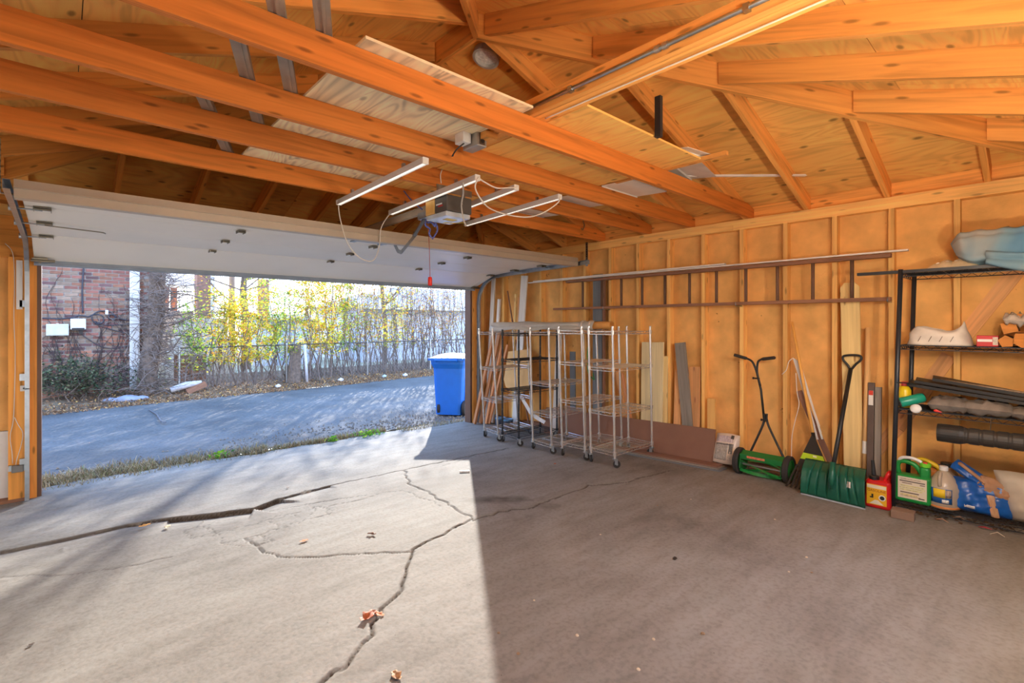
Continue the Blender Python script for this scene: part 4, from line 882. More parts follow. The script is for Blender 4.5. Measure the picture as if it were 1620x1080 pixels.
b = MB(); b.surf(lambda i, k: rkp(-.98+1.96*i, .37+.11*k)+V((-.008, 0, 0)), 8, 1); lb = b.build('label_band', lime, rk, solid=.001)
b = MB(); b.surf(lambda i, k: rkp(-.05+.7*i, .445+.02*k)+V((-.0095, 0, 0)), 4, 1); b.build('lettering', plain('label_dark', (60, 84, 30), .5), lb, solid=.0006)
b = MB(); b.surf(lambda i, k: rkp(.0+.35*i, .385+.03*k)+V((-.0095, 0, 0)), 4, 1); b.build('price_patch', plain('label_pale', (226, 226, 190), .5), lb, solid=.0006)
# bundle of white blind slats and a brown slat
bl = thing('blind_bundle', 'bundle of white window blind slats with a cord leaning behind the rake', 'window blind', atf(1306, 745))
for k in range(6):
    a, c = at(1256+1.7*k, 567+k, X=5.055-.004*k), at(1284+2.4*k, 660+9*(k % 3), X=4.995-.004*k)
    b = MB(); b.beam(a, a.lerp(c, 1.15), .016, .004, up=(-1, .3, .2)); b.build('slat', M['white'], bl)
b = MB(); b.tube(smooth_path([at(1255, 566, X=5.04), at(1248, 572, X=5.02), at(1244, 585, X=5.02), at(1237, 592, X=5.03)]), .0035, 6); b.tube(smooth_path([at(1259, 590, X=5.03), at(1261, 620, X=5.02), at(1264, 640, X=5.02), at(1258, 665, X=5.02), at(1253, 690, X=5.02), at(1252, 725, X=5.0)]), .0035, 6); b.build('pull_cord', M['cord_white'], bl, smooth=True)
lean('brown_board', 'brown flat board leaning across the rake handle', 'board', (1332, 752), (1264, 618), .05, .012, M['hardboard'], 5.03, group='long items leaning near the shelf', xmax=4.985)
# ================================================================== SNOW SHOVEL
e0, e1 = atf(1267, 781), atf(1369, 806); sv = thing('snow_shovel', 'dark green snow shovel with black D-grip handle', 'shovel', (e0+e1)/2)
sg = plain('shovel_green', (26, 92, 70), .32, var=.08)
wdir = (e1-e0); wl2 = wdir.length; wd = wdir.normalized(); e0.z += .012; e1.z += .012
tilt = V((.22, .02, 1)).normalized(); out = V((-1, -.1, .2)).normalized()
def blade(i, k):
    p = e0+wd*wl2*(i*(1-.04*k)+.02*k); hgt = .285; bow = .055*math.sin(math.pi*(.15+.75*k))-.02; ribs = .0
    for rc in (.10, .25, .42, .63, .78, .90):
        cc = rc+(.5-rc)*.25*k; ribs += .02*math.exp(-((i-cc)/.013)**2)
    fade = min(1, k*6, (1-k)*5); curl = .05*max(0, k-.72)/.28
    edge = .012*max(0, abs(i-.5)-.42)/.08
    return p+tilt*hgt*k+out*(bow-ribs*fade+edge)-out*curl*1.6
b = MB(); b.surf(blade, 110, 16); b.build('blade', sg, sv, smooth=True, solid=.006)
b = MB(); b.beam(e0+out*.0-tilt*.004, e1-tilt*.004, .006, .03, up=tilt); b.build('wear_strip', M['steel'], sv)
a, c = e0.lerp(e1, .52)+tilt*.14+out*.075, at(1346, 583, X=5.0)
b = MB(); b.tube([a-tilt*.05+out*.0, a+tilt*.03+out*.01, a+tilt*.16+out*.005], [.010, .024, .021], 12); b.build('socket', sg, sv, smooth=True)
b = MB(); s0 = a+tilt*.08+out*.005; b.tube([s0, s0.lerp(c, .5), c], .0165, 12); b.build('shaft', M['black'], sv, smooth=True)
b = MB(); dg = [at(u, v, X=5.0) for u, v in ((1345, 584), (1341, 577), (1334, 569), (1335, 563), (1348, 561.5), (1361, 563), (1362, 569), (1354, 576), (1348, 583))]
b.tube(smooth_path(dg, 5), .0095, 8); b.build('d_grip', M['black'], sv, smooth=True)
b = MB(); b.surf(lambda i, k: blade(.735+.06*i, .44+.16*k)+out*.0055, 4, 4); b.build('torn_label', plain('label_paper', (226, 206, 196), .6, var=.2, scale=60), sv, solid=.0006)
# ================================================================== THINGS BESIDE THE SHELF
G2 = 'long items leaning near the shelf'
b = MB(); p, q = at(1351, 760, X=4.99), at(1344, 447, X=5.07); p.z = fz(p.y)+.01; a = (q-p); L = a.length; a.normalize(); s_ = V((0, -1, 0)); s_ = (s_-a*s_.dot(a)).normalized(); nrm_ = s_.cross(a)
b.prism([(0, -.07), (L-.04, -.07), (L, -.04), (L, .04), (L-.04, .07), (0, .07)], .019, frame(p, a, s_, -nrm_)); tag(b.build('fence_picket', M['pine']), 'tall pale pine fence picket with clipped corners behind the shovel handle', 'picket', G2)
hp_ = thing('tool_handle', 'round wooden tool handle with a barcode sticker leaning by the picket', 'tool handle', atf(1368, 762), G2)
p, q = at(1367, 757, X=4.95), at(1374, 518, X=5.06); p.z = fz(p.y)+.01
b = MB(); b.tube([p.lerp(q, .06), q], .021, 14); b.build('shaft', wood('handle_ash', (240, 190, 128), .9, .05), hp_, smooth=True)
b = MB(); b.tube([p, p.lerp(q, .07)], .023, 14); b.build('end_cap', M['black'], hp_, smooth=True)
b = MB(); b.tube([p.lerp(q, .235), p.lerp(q, .31)], .0216, 14, caps=False); b.build('sticker', M['white'], hp_, smooth=True)
hb = thing('boxed_pole', 'dark pole wrapped in clear plastic leaning beside the tool handle', 'pole', atf(1378, 765), G2)
p, q = at(1376, 775, X=4.9), at(1379, 605, X=5.0); p.z = fz(p.y)+.01
b = MB(); b.beam(p, q, .045, .03, up=(-1, 0, .1)); b.build('pole', plain('dark_pole', (96, 80, 72), .4, var=.2), hb, bevel=.003)
b = MB(); b.beam(p.lerp(q, .8)+V((-.017, 0, 0)), p.lerp(q, .93)+V((-.017, 0, 0)), .032, .002, up=(-1, 0, .1)); lb = b.build('tag', M['white'], hb); b = MB(); b.beam(p.lerp(q, .89)+V((-.019, 0, 0)), p.lerp(q, .93)+V((-.019, 0, 0)), .03, .002, up=(-1, 0, .1)); b.build('tag_print', plain('tag_red', (214, 60, 40), .5), lb)
lean('square_pole', 'grey square pole standing behind the red fuel can', 'pole', (1388, 775), (1390, 612), .042, .04, M['greyboard'], 5.0, group=G2, xmax=4.92)
# red fuel can
p = atf(1388, 805); p.x += .07; p.z = fz(p.y)
gc = thing('fuel_can', 'red plastic gasoline can with black spout and yellow label', 'fuel can', p); red = plain('can_red', (206, 26, 28), .35, var=.06)
b = MB(); hw = .082; b.hexa([(p.x-.07, p.y-hw, p.z), (p.x+.10, p.y-hw, p.z), (p.x+.10, p.y+hw, p.z), (p.x-.07, p.y+hw, p.z), (p.x-.065, p.y-hw*.96, p.z+.215), (p.x+.10, p.y-hw*.96, p.z+.215), (p.x+.10, p.y+hw*.96, p.z+.215), (p.x-.065, p.y+hw*.96, p.z+.215)]); b.build('body', red, gc, bevel=.022, bseg=4)
b = MB(); b.tube(smooth_path([(p.x+.0, p.y-.03, p.z+.20), (p.x+.0, p.y-.055, p.z+.265), (p.x+.05, p.y-.06, p.z+.27), (p.x+.09, p.y-.06, p.z+.20)]), .014, 10); b.build('handle', red, gc, smooth=True)
b = MB(); c = V((p.x-.02, p.y+.03, p.z+.215)); b.lathe([(.034, -.005), (.034, .02), (.03, .026), (.018, .03)], c, None, 18); b.tube([c+V((0, 0, .02)), c+V((.01, .012, .14))], [.016, .011], 12); b.build('spout', M['black'], gc, smooth=False)
def face(parent, name, x, yc, z0, z1, w, m, t=.0012, label=None):
    b = MB(); b.bb(x-t, x, yc-w/2, yc+w/2, z0, z1); return b.build(name, m, parent, label=label)
lb = face(gc, 'label', p.x-.0700, p.y+.005, p.z+.03, p.z+.185, .125, plain('label_yellow', (238, 178, 30), .45, var=.06), label='yellow warning label')
face(lb, 'label_header', p.x-.0713, p.y+.005, p.z+.155, p.z+.180, .12, plain('label_cream', (232, 218, 190), .5))
text_mesh('GASOLINE', .025, frame((p.x-.0716, p.y+.005, p.z+.137), (0, -1, 0), (0, 0, 1), (-1, 0, 0)), plain('label_brown', (150, 60, 20), .5), 'lettering', lb)
b = MB(); b.lathe([(.022, 0), (.022, .001), (.016, .001)], (p.x-.0714, p.y-.03, p.z+.09), Matrix.Rotation(-math.pi/2, 3, 'Y'), 20); b.build('warning_ring', M['white'], lb)
b = MB(); b.lathe([(.015, 0), (.015, .0015)], (p.x-.0716, p.y-.03, p.z+.09), Matrix.Rotation(-math.pi/2, 3, 'Y'), 20); b.build('warning_dot', M['black'], lb)
b = MB(); b.bb(p.x-.0722, p.x-.071, p.y+.025, p.y+.037, p.z+.08, p.z+.11); b.bb(p.x-.0722, p.x-.071, p.y+.037, p.y+.047, p.z+.08, p.z+.09); b.build('warning_mark', M['black'], lb)
b = MB(); b.add([(p.x-.072, p.y+.05, p.z+.036), (p.x-.072, p.y-.04, p.z+.036), (p.x-.072, p.y-.005, p.z+.068), (p.x-.072, p.y+.015, p.z+.068)], [(0, 1, 2, 3)]); b.build('warning_beam', plain('label_cream2', (236, 226, 200), .5), lb, solid=.0006)
# ================================================================== BLACK WIRE SHELF
FX, BXs, SY0, SY1 = 4.66, 5.04, .80, -.17
su = thing('wire_shelf_unit', 'tall black wire shelving unit against the right wall', 'shelving unit', ((FX+BXs)/2, .3, fz(.3)))
SZ = [1.955, 1.41, .93, .225]
for (x, y, dy) in ((FX, SY0, -.035), (BXs, SY0-.03, -.03), (FX, SY1, 0), (BXs, SY1, 0)):
    b = MB(); b.tube([(x, y+.015, fz(y)+.0), (x, y+dy, 1.98)], .0155, 12); b.build('post', M['black_metal'], su, smooth=True)
def shy(z): return SY0+.01-.05*(z/1.98)
for z in SZ:
    sag = .0 if z > .3 else .0
    wire_shelf(su, (FX, SY1, z), (FX, shy(z), z), (BXs, shy(z), z), (BXs, SY1, z), M['black_metal'], pitch=.025, nx=3)
b = MB(); b.beam((FX+.02, shy(1.955)+.28, 1.963), (FX+.02, SY1+.2, 1.963), .05, .022); tag(b.build('metal_bar', M['black_metal']), 'dark flat bar lying on the top shelf and sticking out past the post', 'bar')
b = MB(); b.beam((FX+.055, shy(1.955)+.27, 1.962), (FX+.055, SY1+.3, 1.962), .012, .014); tag(b.build('metal_bar', M['white']), 'thin white rod lying behind the dark bar on the top shelf', 'rod')
# --- top shelf: folded moving blanket, clear tray
def blanket_mat():
    m, n, l, b_ = nodes('moving_blanket'); t = n.new('ShaderNodeTexCoord'); z = n.new('ShaderNodeTexNoise'); z.inputs['Scale'].default_value = 3; l.new(t.outputs['Object'], z.inputs['Vector'])
    r = ramp(n, [(.35, lin((70, 128, 170))), (.5, lin((120, 152, 168))), (.68, lin((164, 160, 150)))]); l.new(z.outputs['Fac'], r.inputs[0]); l.new(r.outputs[0], b_.inputs['Base Color']); b_.inputs['Roughness'].default_value = .8
    return m
p0 = at(1536, 400, X=4.72)
def blank(i, k):
    a = k*2*math.pi; yy = .475-.68*i; ca, sa = math.cos(a), math.sin(a); e = .55
    sx_ = math.copysign(abs(ca)**e, ca); sz_ = math.copysign(abs(sa)**e, sa); h = .125*(1-.18*max(0, .15-i)/.15); 
    cap = min(1, (i+.03)*9, (1.03-i)*9)**.5
    rip = .008*math.sin(sz_*16+i*3)*(abs(sx_) > .5)+.007*math.sin(yy*58+sz_*2)
    return (4.83+(.20+rip)*sx_*cap, yy+.02*sz_*(i < .3), 1.968+.135+(h+rip*.8)*sz_*cap-.05*max(0, i-.1)*(sz_ < 0)*0)
b = MB(); b.surf(blank, 46, 48, cv=True); n_ = 48
b.add([V(blank(0, k/n_)) for k in range(n_)], [tuple(range(n_))]); o = b.build('moving_blanket', blanket_mat(), smooth=True); tag(o, 'folded grey blue quilted moving blanket on the top shelf', 'blanket')
b = MB()
def fold(i, k): yy = .30-.5*i; return (4.625-.012*math.sin(k*9+i*4), yy, 2.06-.13*k*(.6+.8*i)-.03*math.sin(i*3))
b.surf(fold, 14, 8); f_ = b.build('blanket_fold', bpy.data.materials['moving_blanket'], None, smooth=True, solid=.02); f_.parent = o; 
ct = thing('clear_tray', 'bumpy clear plastic clamshell tray on the top shelf beside the blanket', 'plastic tray', at(1508, 424, X=4.75))
pc = at(1508, 424, X=4.78); pc.z = 1.965
clr = plain('clear_tan_plastic', (206, 184, 150), .15, var=.15, scale=20)
def bump(i, k):
    s, t = -1+2*i, -1+2*k; e = max(0, 1-abs(s)**3)*max(0, 1-abs(t)**3)
    return (pc.x+.11*t, pc.y-.155*s, pc.z+e*.075*(.75+.25*abs(math.sin(s*6.2)*math.cos(t*4))))
b = MB(); b.surf(bump, 30, 16); b.build('tray', clr, ct, solid=.004)
for k in range(4):
    q = V(bump(.25+.16*k, .3)); b = MB(); b.lathe([(0.016, 0), (.011, .010), (0, .013)], q-V((.004, 0, .006)), Matrix.Rotation(-1.0, 3, 'Y'), 8); b.build('dimple', M['cord_white'], ct)
# --- second shelf: paper sack, red box, firewood
sk = thing('paper_sack', 'open white paper sack lying on the second shelf', 'sack', (4.82, .62, 1.42)); sackm = plain('white_sack', (222, 210, 196), .55, var=.14, scale=9)
def sack(i, k):
    a = i*2*math.pi; ca, sa = math.cos(a), math.sin(a); e = .6; sx_ = math.copysign(abs(ca)**e, ca); sy_ = math.copysign(abs(sa)**e, sa)
    top = .115+.05*max(0, -sy_-.3)+.025*math.sin(3*a)*(k > .8); z = 1.414+k*top
    f = 1-.10*k+.02*math.sin(5*a+6*k); pk = 1-.25*max(0, k-.75)/.25*(sx_ < 0)*.6
    return (4.83+.125*sx_*f*pk, .56+.185*sy_*f+.03*k*(sy_ < 0), z)
b = MB(); b.surf(sack, 40, 8, cu=True); b.build('wall', sackm, sk, smooth=True, solid=.003)
b = MB(); b.add([V(sack(k/24, .05)) for k in range(24)], [tuple(range(24))]); b.build('base', sackm, sk)
b = MB(); b.add([V(sack(k/24, .62))*1.0 for k in range(24)], [tuple(range(24))]); b.build('contents', plain('sack_contents', (96, 74, 56), .9, var=.3, scale=30), sk)
pr = plain('sack_print', (128, 112, 98), .6, var=.3, scale=50)
for y_ in (.66, .60, .54, .48): 
    q = V((4.702, y_, 1.46)); b = MB(); b.beam(q+V((0, .01, -.02)), q+V((0, -.008, .02)), .004, .003, up=(-1, 0, 0)); b.build('printed_mark', pr, sk)
p = at(1561, 546, X=4.74); p.z = 1.414
rb = thing('small_red_box', 'small red carton with a white stripe on the second shelf', 'carton', p)
b = MB(); b.bb(p.x, p.x+.07, p.y-.058, p.y+.052, p.z, p.z+.075); b.build('carton', plain('carton_red', (204, 40, 44), .5, var=.05), rb, bevel=.002, bseg=1)
face(rb, 'stripe', p.x-.0005, p.y+.01, p.z+.032, p.z+.05, .075, M['white']); face(rb, 'panel', p.x-.0005, p.y-.043, p.z+.01, p.z+.065, .026, plain('carton_grey', (206, 190, 176), .5, var=.3, scale=60))
fwm, fwe = wood('firewood_bark', (120, 88, 62), .6, .2), wood('firewood_split', (206, 132, 58), .7, .3)
for k, (u, v, r, n_, rt, l_) in enumerate(((1592, 537, .05, 5, .2, 'bottom left split log of the firewood on the second shelf'), (1618, 534, .065, 5, .9, 'bottom right split log of the firewood on the second shelf'), (1597, 518, .06, 4, .5, 'middle split log of the firewood pile on the second shelf'), (1616, 506, .055, 5, .0, 'top split log of the firewood pile on the second shelf'))):
    p = at(u, v, X=4.70); t = thing('firewood_log', l_, 'log', p, 'firewood on the second shelf'); r *= .9
    if k < 2: p.z = 1.414+r*.82
    pol = [(r*math.cos(rt+2*math.pi*i/n_)*(1+.12*math.sin(i*3)), r*math.sin(rt+2*math.pi*i/n_)) for i in range(n_)]
    b = MB(); b.prism(pol, .26, frame(p, (0, 1, 0), (0, 0, 1), (1, 0, 0))); b.build('wood', fwm, t, bevel=.008)
    b = MB(); b.prism([(x*.95, y*.95) for x, y in pol], .004, frame(p-V((.0042, 0, 0)), (0, 1, 0), (0, 0, 1), (1, 0, 0))); b.build('split_face', fwe, t)
film = plain('crumpled_film', (206, 196, 184), .2, var=.2, scale=15)
cushion((4.72, at(1610, 495, X=4.72).y, 1.60), (0, -.07, -.01), (.09, 0, .01), (0, 0, 1), .03, film, 'plastic_wrap', None, wob=.015, seed=5)
tag(bpy.data.objects['plastic_wrap'], 'crumpled pale plastic wrap on top of the firewood', 'plastic wrap')
# --- third shelf
p = at(1431, 630, X=4.78); p.z = .932
yb_ = thing('yellow_bottle', 'yellow bottle with red cap on the third shelf behind the post', 'bottle', p); yel = plain('bottle_yellow', (236, 200, 24), .35, var=.06)
b = MB(); b.lathe([(.038, 0), (.042, .006), (.042, .13), (.03, .155), (.018, .165)], p, None, 24); b.build('body', yel, yb_, smooth=True)
b = MB(); b.lathe([(.021, .163), (.021, .19), (.018, .195)], p, None, 16); b.build('cap', plain('cap_red', (214, 64, 60), .4), yb_)
b = MB(); b.lathe([(.0425, .03), (.0425, .075)], p, None, 24); b.build('label', plain('bottle_label', (196, 190, 180), .5, var=.3, scale=40), yb_)
a, c = at(1423, 637, X=4.685), at(1463, 628, X=4.76)
tt = thing('teal_tube', 'teal cylindrical canister lying on its side on the third shelf', 'canister', a); te = plain('teal_plastic', (30, 150, 122), .3, var=.05)
ax_ = (c-a).normalized(); Rt = V((0, 0, 1)).rotation_difference(ax_).to_matrix()
b = MB(); L = (c-a).length; b.lathe([(.03, 0), (.036, .008), (.036, L-.02), (.03, L-.005), (.0, L)], a+V((0, 0, .0)), Rt, 22); b.build('body', te, tt, smooth=True)
b = MB(); b.lathe([(.031, -.006), (.031, .006)], a, Rt, 22); b.build('end_cap', M['rubber'], tt)
gb = plain('grey_film', (128, 120, 112), .22, var=.3, scale=14)
for k, (y_, hw, hh, l_) in enumerate(((.50, .12, .09, 'grey translucent plastic bag on the third shelf beside the teal canister'), (.30, .14, .085, 'grey translucent plastic bag in the middle of the third shelf'), (.08, .12, .07, 'grey translucent plastic bag at the far right of the third shelf'))):
    cushion((4.76, y_, .937+hh*.55), (0, -hw, .0), (.11, 0, .0), (0, 0, 1), hh*.55, gb, 'plastic_bag', None, wob=.012, seed=20+k)
    tag([q for q in col.objects if q.name.startswith('plastic_bag')][-1], l_, 'plastic bag', 'plastic bags on the third shelf')
b = MB(); q = at(1450, 646, X=4.70); b.lathe([(.0, 0), (.028, .01), (.035, .035), (.03, .05)], q-V((0, 0, .01)), Matrix.Rotation(-1.2, 3, 'Y'), 18); tag(b.build('small_cup', M['white'], smooth=True), 'small white cup lying on the third shelf front', 'cup')
b = MB(); q = at(1484, 651, X=4.69); b.box(q, (.012, .05, .02), Matrix.Rotation(.5, 3, 'X')); tag(b.build('red_clip', plain('clip_red', (222, 48, 36), .4), bevel=.004), 'small bright red clip on the third shelf edge', 'clip')
for k, (zz0, dz, y0_, l_) in enumerate(((1.10, -.10, .74, 'lower black tray sloping across the third shelf'), (1.122, -.10, .70, 'middle black tray sloping across the third shelf'), (1.145, -.105, .60, 'top black tray sloping across the third shelf'))):
    b = MB(); P = [(4.74+.03*k, y0_, zz0), (5.0, y0_+.02, zz0+.02), (5.0, -.14, zz0+dz), (4.70+.03*k, -.14, zz0+dz)]
    b.hexa([V(q) for q in P]+[V(q)+V((0, 0, .008)) for q in P]); 
    b.beam(V(P[0])+V((0, 0, .012)), V(P[3])+V((0, 0, .012)), .008, .02); tag(b.build('black_tray', M['black']), l_, 'tray', 'black trays on the third shelf')
b = MB(); b.beam((4.84, .56, 1.155), (4.86, .12, 1.10), .05, .006); tag(b.build('crumpled_paper', plain('newsprint', (170, 150, 130), .8, var=.35, scale=40)), 'strip of crumpled newsprint on the black trays', 'paper')
wire('bare_cable', 'thin black cable hooked round the shelf post', 'cable', [(FX-.018, shy(1.05), 1.13), (4.72, .70, 1.12), (4.80, .62, 1.09), (4.90, .5, 1.11)], .005, M['black'])
pp = thing('drain_pipe', 'black corrugated drain pipe hung below the third shelf', 'pipe', (4.58, .2, .8))
prof = []; L = .82; n_ = 0
a = at(1489, 671, X=4.60); a.z = .80; zz_ = 0
while zz_ < L:
    prof += [(.052, zz_), (.056, zz_+.01), (.056, zz_+.055), (.052, zz_+.062)]; zz_ += .07
b = MB(); b.lathe(prof, a, Matrix.Rotation(math.pi/2, 3, 'X'), 22); b.build('corrugated_wall', plain('pipe_black', (58, 54, 50), .5, var=.15), pp)
b = MB(); b.lathe([(.061, -.02), (.063, .0), (.063, .10), (.057, .12)], a, Matrix.Rotation(math.pi/2, 3, 'X'), 22); b.build('end_coupling', plain('pipe_black2', (44, 42, 40), .45), pp)
for k in (.25, .55):
    b = MB(); b.tube(smooth_path([a+V((-.0, -k, .058)), a+V((.03, -k, .09)), V((FX, a.y-k, .93))]), .003, 5); b.build('hanger_wire', M['steel'], pp)
# --- bottom shelf
ZB = SZ[3]+.002
def jug(name, label, p, w, d, h, m, cap, loop=True, cat='jug', group=None):
    t = thing(name, label, cat, p, group); b = MB(); x0, x1 = p.x, p.x+d; hb_ = h*.62
    b.bb(x0, x1, p.y-w/2, p.y+w/2, p.z, p.z+hb_); body = b.build('body', m, t, bevel=.018, bseg=4)
    b = MB(); q = [(x0+.006, p.y-w/2+.006), (x1-.006, p.y-w/2+.006), (x1-.006, p.y+w/2-.006), (x0+.006, p.y+w/2-.006)]
    return t, hb_
p = at(1443, 795, X=4.70); p.z = ZB
t, hb_ = jug('weed_killer_jug', 'green weed killer jug with a big handle and white label on the bottom shelf', p, .215, .10, .33, plain('jug_green', (28, 140, 60), .35, var=.06), M['white'])
jg = bpy.data.materials['jug_green']
b = MB(); x = p.x+.05; b.tube(smooth_path([(x, p.y+.085, p.z+.19), (x, p.y+.095, p.z+.26), (x, p.y+.07, p.z+.295), (x, p.y+.0, p.z+.285), (x, p.y-.035, p.z+.245), (x, p.y-.06, p.z+.20)]), .017, 12); b.build('handle', jg, t, smooth=True)
b = MB(); b.bb(p.x+.01, p.x+.09, p.y-.10, p.y-.04, p.z+.17, p.z+.28); b.build('neck', jg, t, bevel=.02, bseg=3)
b = MB(); b.lathe([(.032, 0), (.034, .004), (.034, .026), (.03, .03)], (x, p.y-.07, p.z+.278), None, 20); b.build('cap', plain('cap_lime', (120, 214, 50), .4), t); b = MB(); b.bb(x-.03, x-.005, p.y-.085, p.y-.06, p.z+.306, p.z+.316); b.build('cap_tab', plain('tab_red', (224, 60, 60), .4), t)
b = MB(); b.tube(smooth_path([(x-.01, p.y-.05, p.z+.31), (x-.015, p.y+.0, p.z+.33), (x-.01, p.y+.06, p.z+.325), (x, p.y+.085, p.z+.30)]), .012, 10); b.build('sprayer_wand', M['white'], t, smooth=True)
lb = face(t, 'label', p.x-.0005, p.y, p.z+.03, p.z+.19, .17, plain('jug_label', (226, 214, 190), .5, var=.05), label='cream label with rows of print')
for k, (z, w, yo, cc) in enumerate(((.175, .12, .01, (180, 160, 140)), (.16, .15, 0, (84, 70, 60)), (.145, .06, .03, (150, 130, 112)), (.145, .03, -.06, (140, 120, 104)), (.125, .14, .0, (206, 200, 130)), (.11, .15, .0, (212, 206, 140)), (.095, .13, .005, (206, 200, 130)), (.075, .11, .015, (90, 76, 64)), (.06, .10, .02, (216, 200, 120)), (.05, .12, .01, (190, 170, 130)), (.044, .035, -.055, (60, 50, 46)))):
    face(lb, 'print_row', p.x-.0018, p.y+yo, p.z+z-.004, p.z+z+.003, w, plain('print_row', cc, .5, var=.3, scale=90))
p = at(1490, 806, X=4.70); p.z = ZB
t = thing('vinegar_jug', 'translucent jug with white cap and yellow-blue label on the bottom shelf', 'jug', p); tr_ = plain('translucent_hdpe', (190, 172, 150), .3, var=.06)
b = MB(); b.lathe([(.088, 0), (.096, .008), (.096, .15), (.088, .175), (.05, .235), (.03, .258), (.022, .262), (.022, .28)], (p.x+.09, p.y, p.z), None, 28); bd = b.build('body', tr_, t, smooth=True)
b = MB(); b.lathe([(.089, -.0), (.0968, .008), (.0968, .022)], (p.x+.09, p.y, p.z+.001), None, 28); b.build('liquid_line', plain('amber_liquid', (206, 132, 70), .3), bd, smooth=True)
b = MB(); b.lathe([(.026, 0), (.026, .026), (.023, .03)], (p.x+.09, p.y, p.z+.268), None, 20); b.build('cap', M['white'], t)
b = MB(); b.tube(smooth_path([(p.x+.045, p.y+.012, p.z+.255), (p.x+.005, p.y+.012, p.z+.225), (p.x-.0, p.y+.012, p.z+.18), (p.x+.012, p.y+.012, p.z+.165)]), .012, 10); b.build('handle', tr_, t, smooth=True)
def band(nm, z0, z1, a0, a1, m, par, dr=.0005):
    b = MB(); b.surf(lambda i, k: (p.x+.09+(.0965+dr)*math.cos(a0+(a1-a0)*i), p.y+(.0965+dr)*math.sin(a0+(a1-a0)*i), p.z+z0+(z1-z0)*k), 10, 1); return b.build(nm, m, par, solid=.0006, smooth=True)
lb = band('label', .045, .15, 2.45, 3.75, plain('label_blue', (48, 108, 180), .45, var=.1), t)
band('label_yellow', .085, .148, 2.62, 3.35, plain('label_yel', (244, 206, 40), .45), lb, .0012); band('label_photo', .088, .145, 3.38, 3.7, plain('label_photo', (170, 150, 130), .5, var=.5, scale=50), lb, .0012); band('barcode', .05, .075, 3.15, 3.55, plain('label_white', (226, 222, 214), .5, var=.4, scale=120), lb, .0012)
p = at(1474, 745, X=4.90); p.z = ZB
t = thing('spray_jug', 'yellow-orange jug with a blue cap behind the green jug', 'jug', p); b = MB(); b.bb(p.x, p.x+.1, p.y-.09, p.y+.09, p.z, p.z+.24); b.build('body', plain('jug_orange', (188, 116, 50), .4, var=.1), t, bevel=.025, bseg=3)
b = MB(); b.tube(smooth_path([(p.x, p.y+.1, p.z+.28), (p.x, p.y+.05, p.z+.30), (p.x, p.y-.02, p.z+.27), (p.x, p.y-.05, p.z+.24)]), .016, 10); b.build('trigger', plain('trigger_yellow', (240, 200, 30), .4), t, smooth=True)
b = MB(); b.lathe([(.03, 0), (.03, .03), (.024, .036)], (p.x+.04, p.y-.05, p.z+.235), None, 18); b.build('cap', plain('cap_blue', (30, 70, 170), .4), t)
p = at(1497, 742, X=4.92); p.z = ZB
t = thing('brown_jug', 'tan jug with a black cap behind the translucent jug', 'jug', p); b = MB(); b.lathe([(.075, 0), (.08, .01), (.08, .2), (.04, .26), (.03, .27)], (p.x+.02, p.y, p.z), None, 22); b.build('body', plain('jug_tan', (176, 150, 122), .35), t, smooth=True)
b = MB(); b.lathe([(.036, 0), (.036, .03)], (p.x+.02, p.y, p.z+.265), None, 18); b.build('cap', M['black'], t)
# blue seed bag with brown paper
p = at(1550, 812, X=4.72); p.z = ZB
t = thing('blue_seed_bag', 'blue bag with a crumpled brown paper flap on the bottom shelf', 'bag', p); blu = plain('bag_blue', (24, 92, 176), .35, var=.3, scale=6)
cushion((p.x+.10, p.y, p.z+.115), (.0, -.17, .0), (.02, .0, .118), (-1, 0, .15), .085, blu, 'bag', t, wob=.012, seed=8, n=16)
brn = plain('brown_paper', (170, 128, 96), .6, var=.15, scale=10)
cushion((p.x+.09, p.y-.07, p.z+.19), (.0, -.10, -.03), (.03, -.01, .06), (-1, 0, .5), .055, brn, 'paper_flap', t, wob=.014, seed=9, n=12)
cushion((p.x+.015, p.y-.065, p.z+.085), (.0, -.022, .0), (.0, .014, .075), (-1, 0, .1), .012, plain('bag_strip', (206, 160, 122), .4), 'paper_strip', t, wob=.004, seed=3)
cushion((p.x+.10, p.y+.06, p.z+.27), (.02, .09, .055), (.03, -.02, .03), (-1, 0, .3), .03, blu, 'rolled_top', t, wob=.006, seed=4)
cushion((p.x+.085, p.y+.03, p.z+.265), (.02, .09, .07), (.01, -.008, .008), (-1, 0, .3), .03, brn, 'rolled_lining', t, wob=.004, seed=6)
cushion((p.x+.10, p.y, p.z+.115), (.0, -.17, .0), (.02, .0, .118), (-1, 0, .15), .085, M['white'], 'lettering', t, wob=.012, seed=8, rng_=(-.5, -.15, -.72, -.55), off=.002, both=False)
p = at(1615, 828, X=4.72); p.z = ZB
t = thing('white_sack', 'bulging white woven sack at the right end of the bottom shelf', 'sack', p)
cushion((p.x+.10, p.y-.09, p.z+.16), (.0, -.19, .0), (.02, .05, .165), (-1, 0, .15), .09, plain('woven_white', (196, 184, 168), .5, var=.1), 'sack', t, wob=.012, seed=14, n=18)
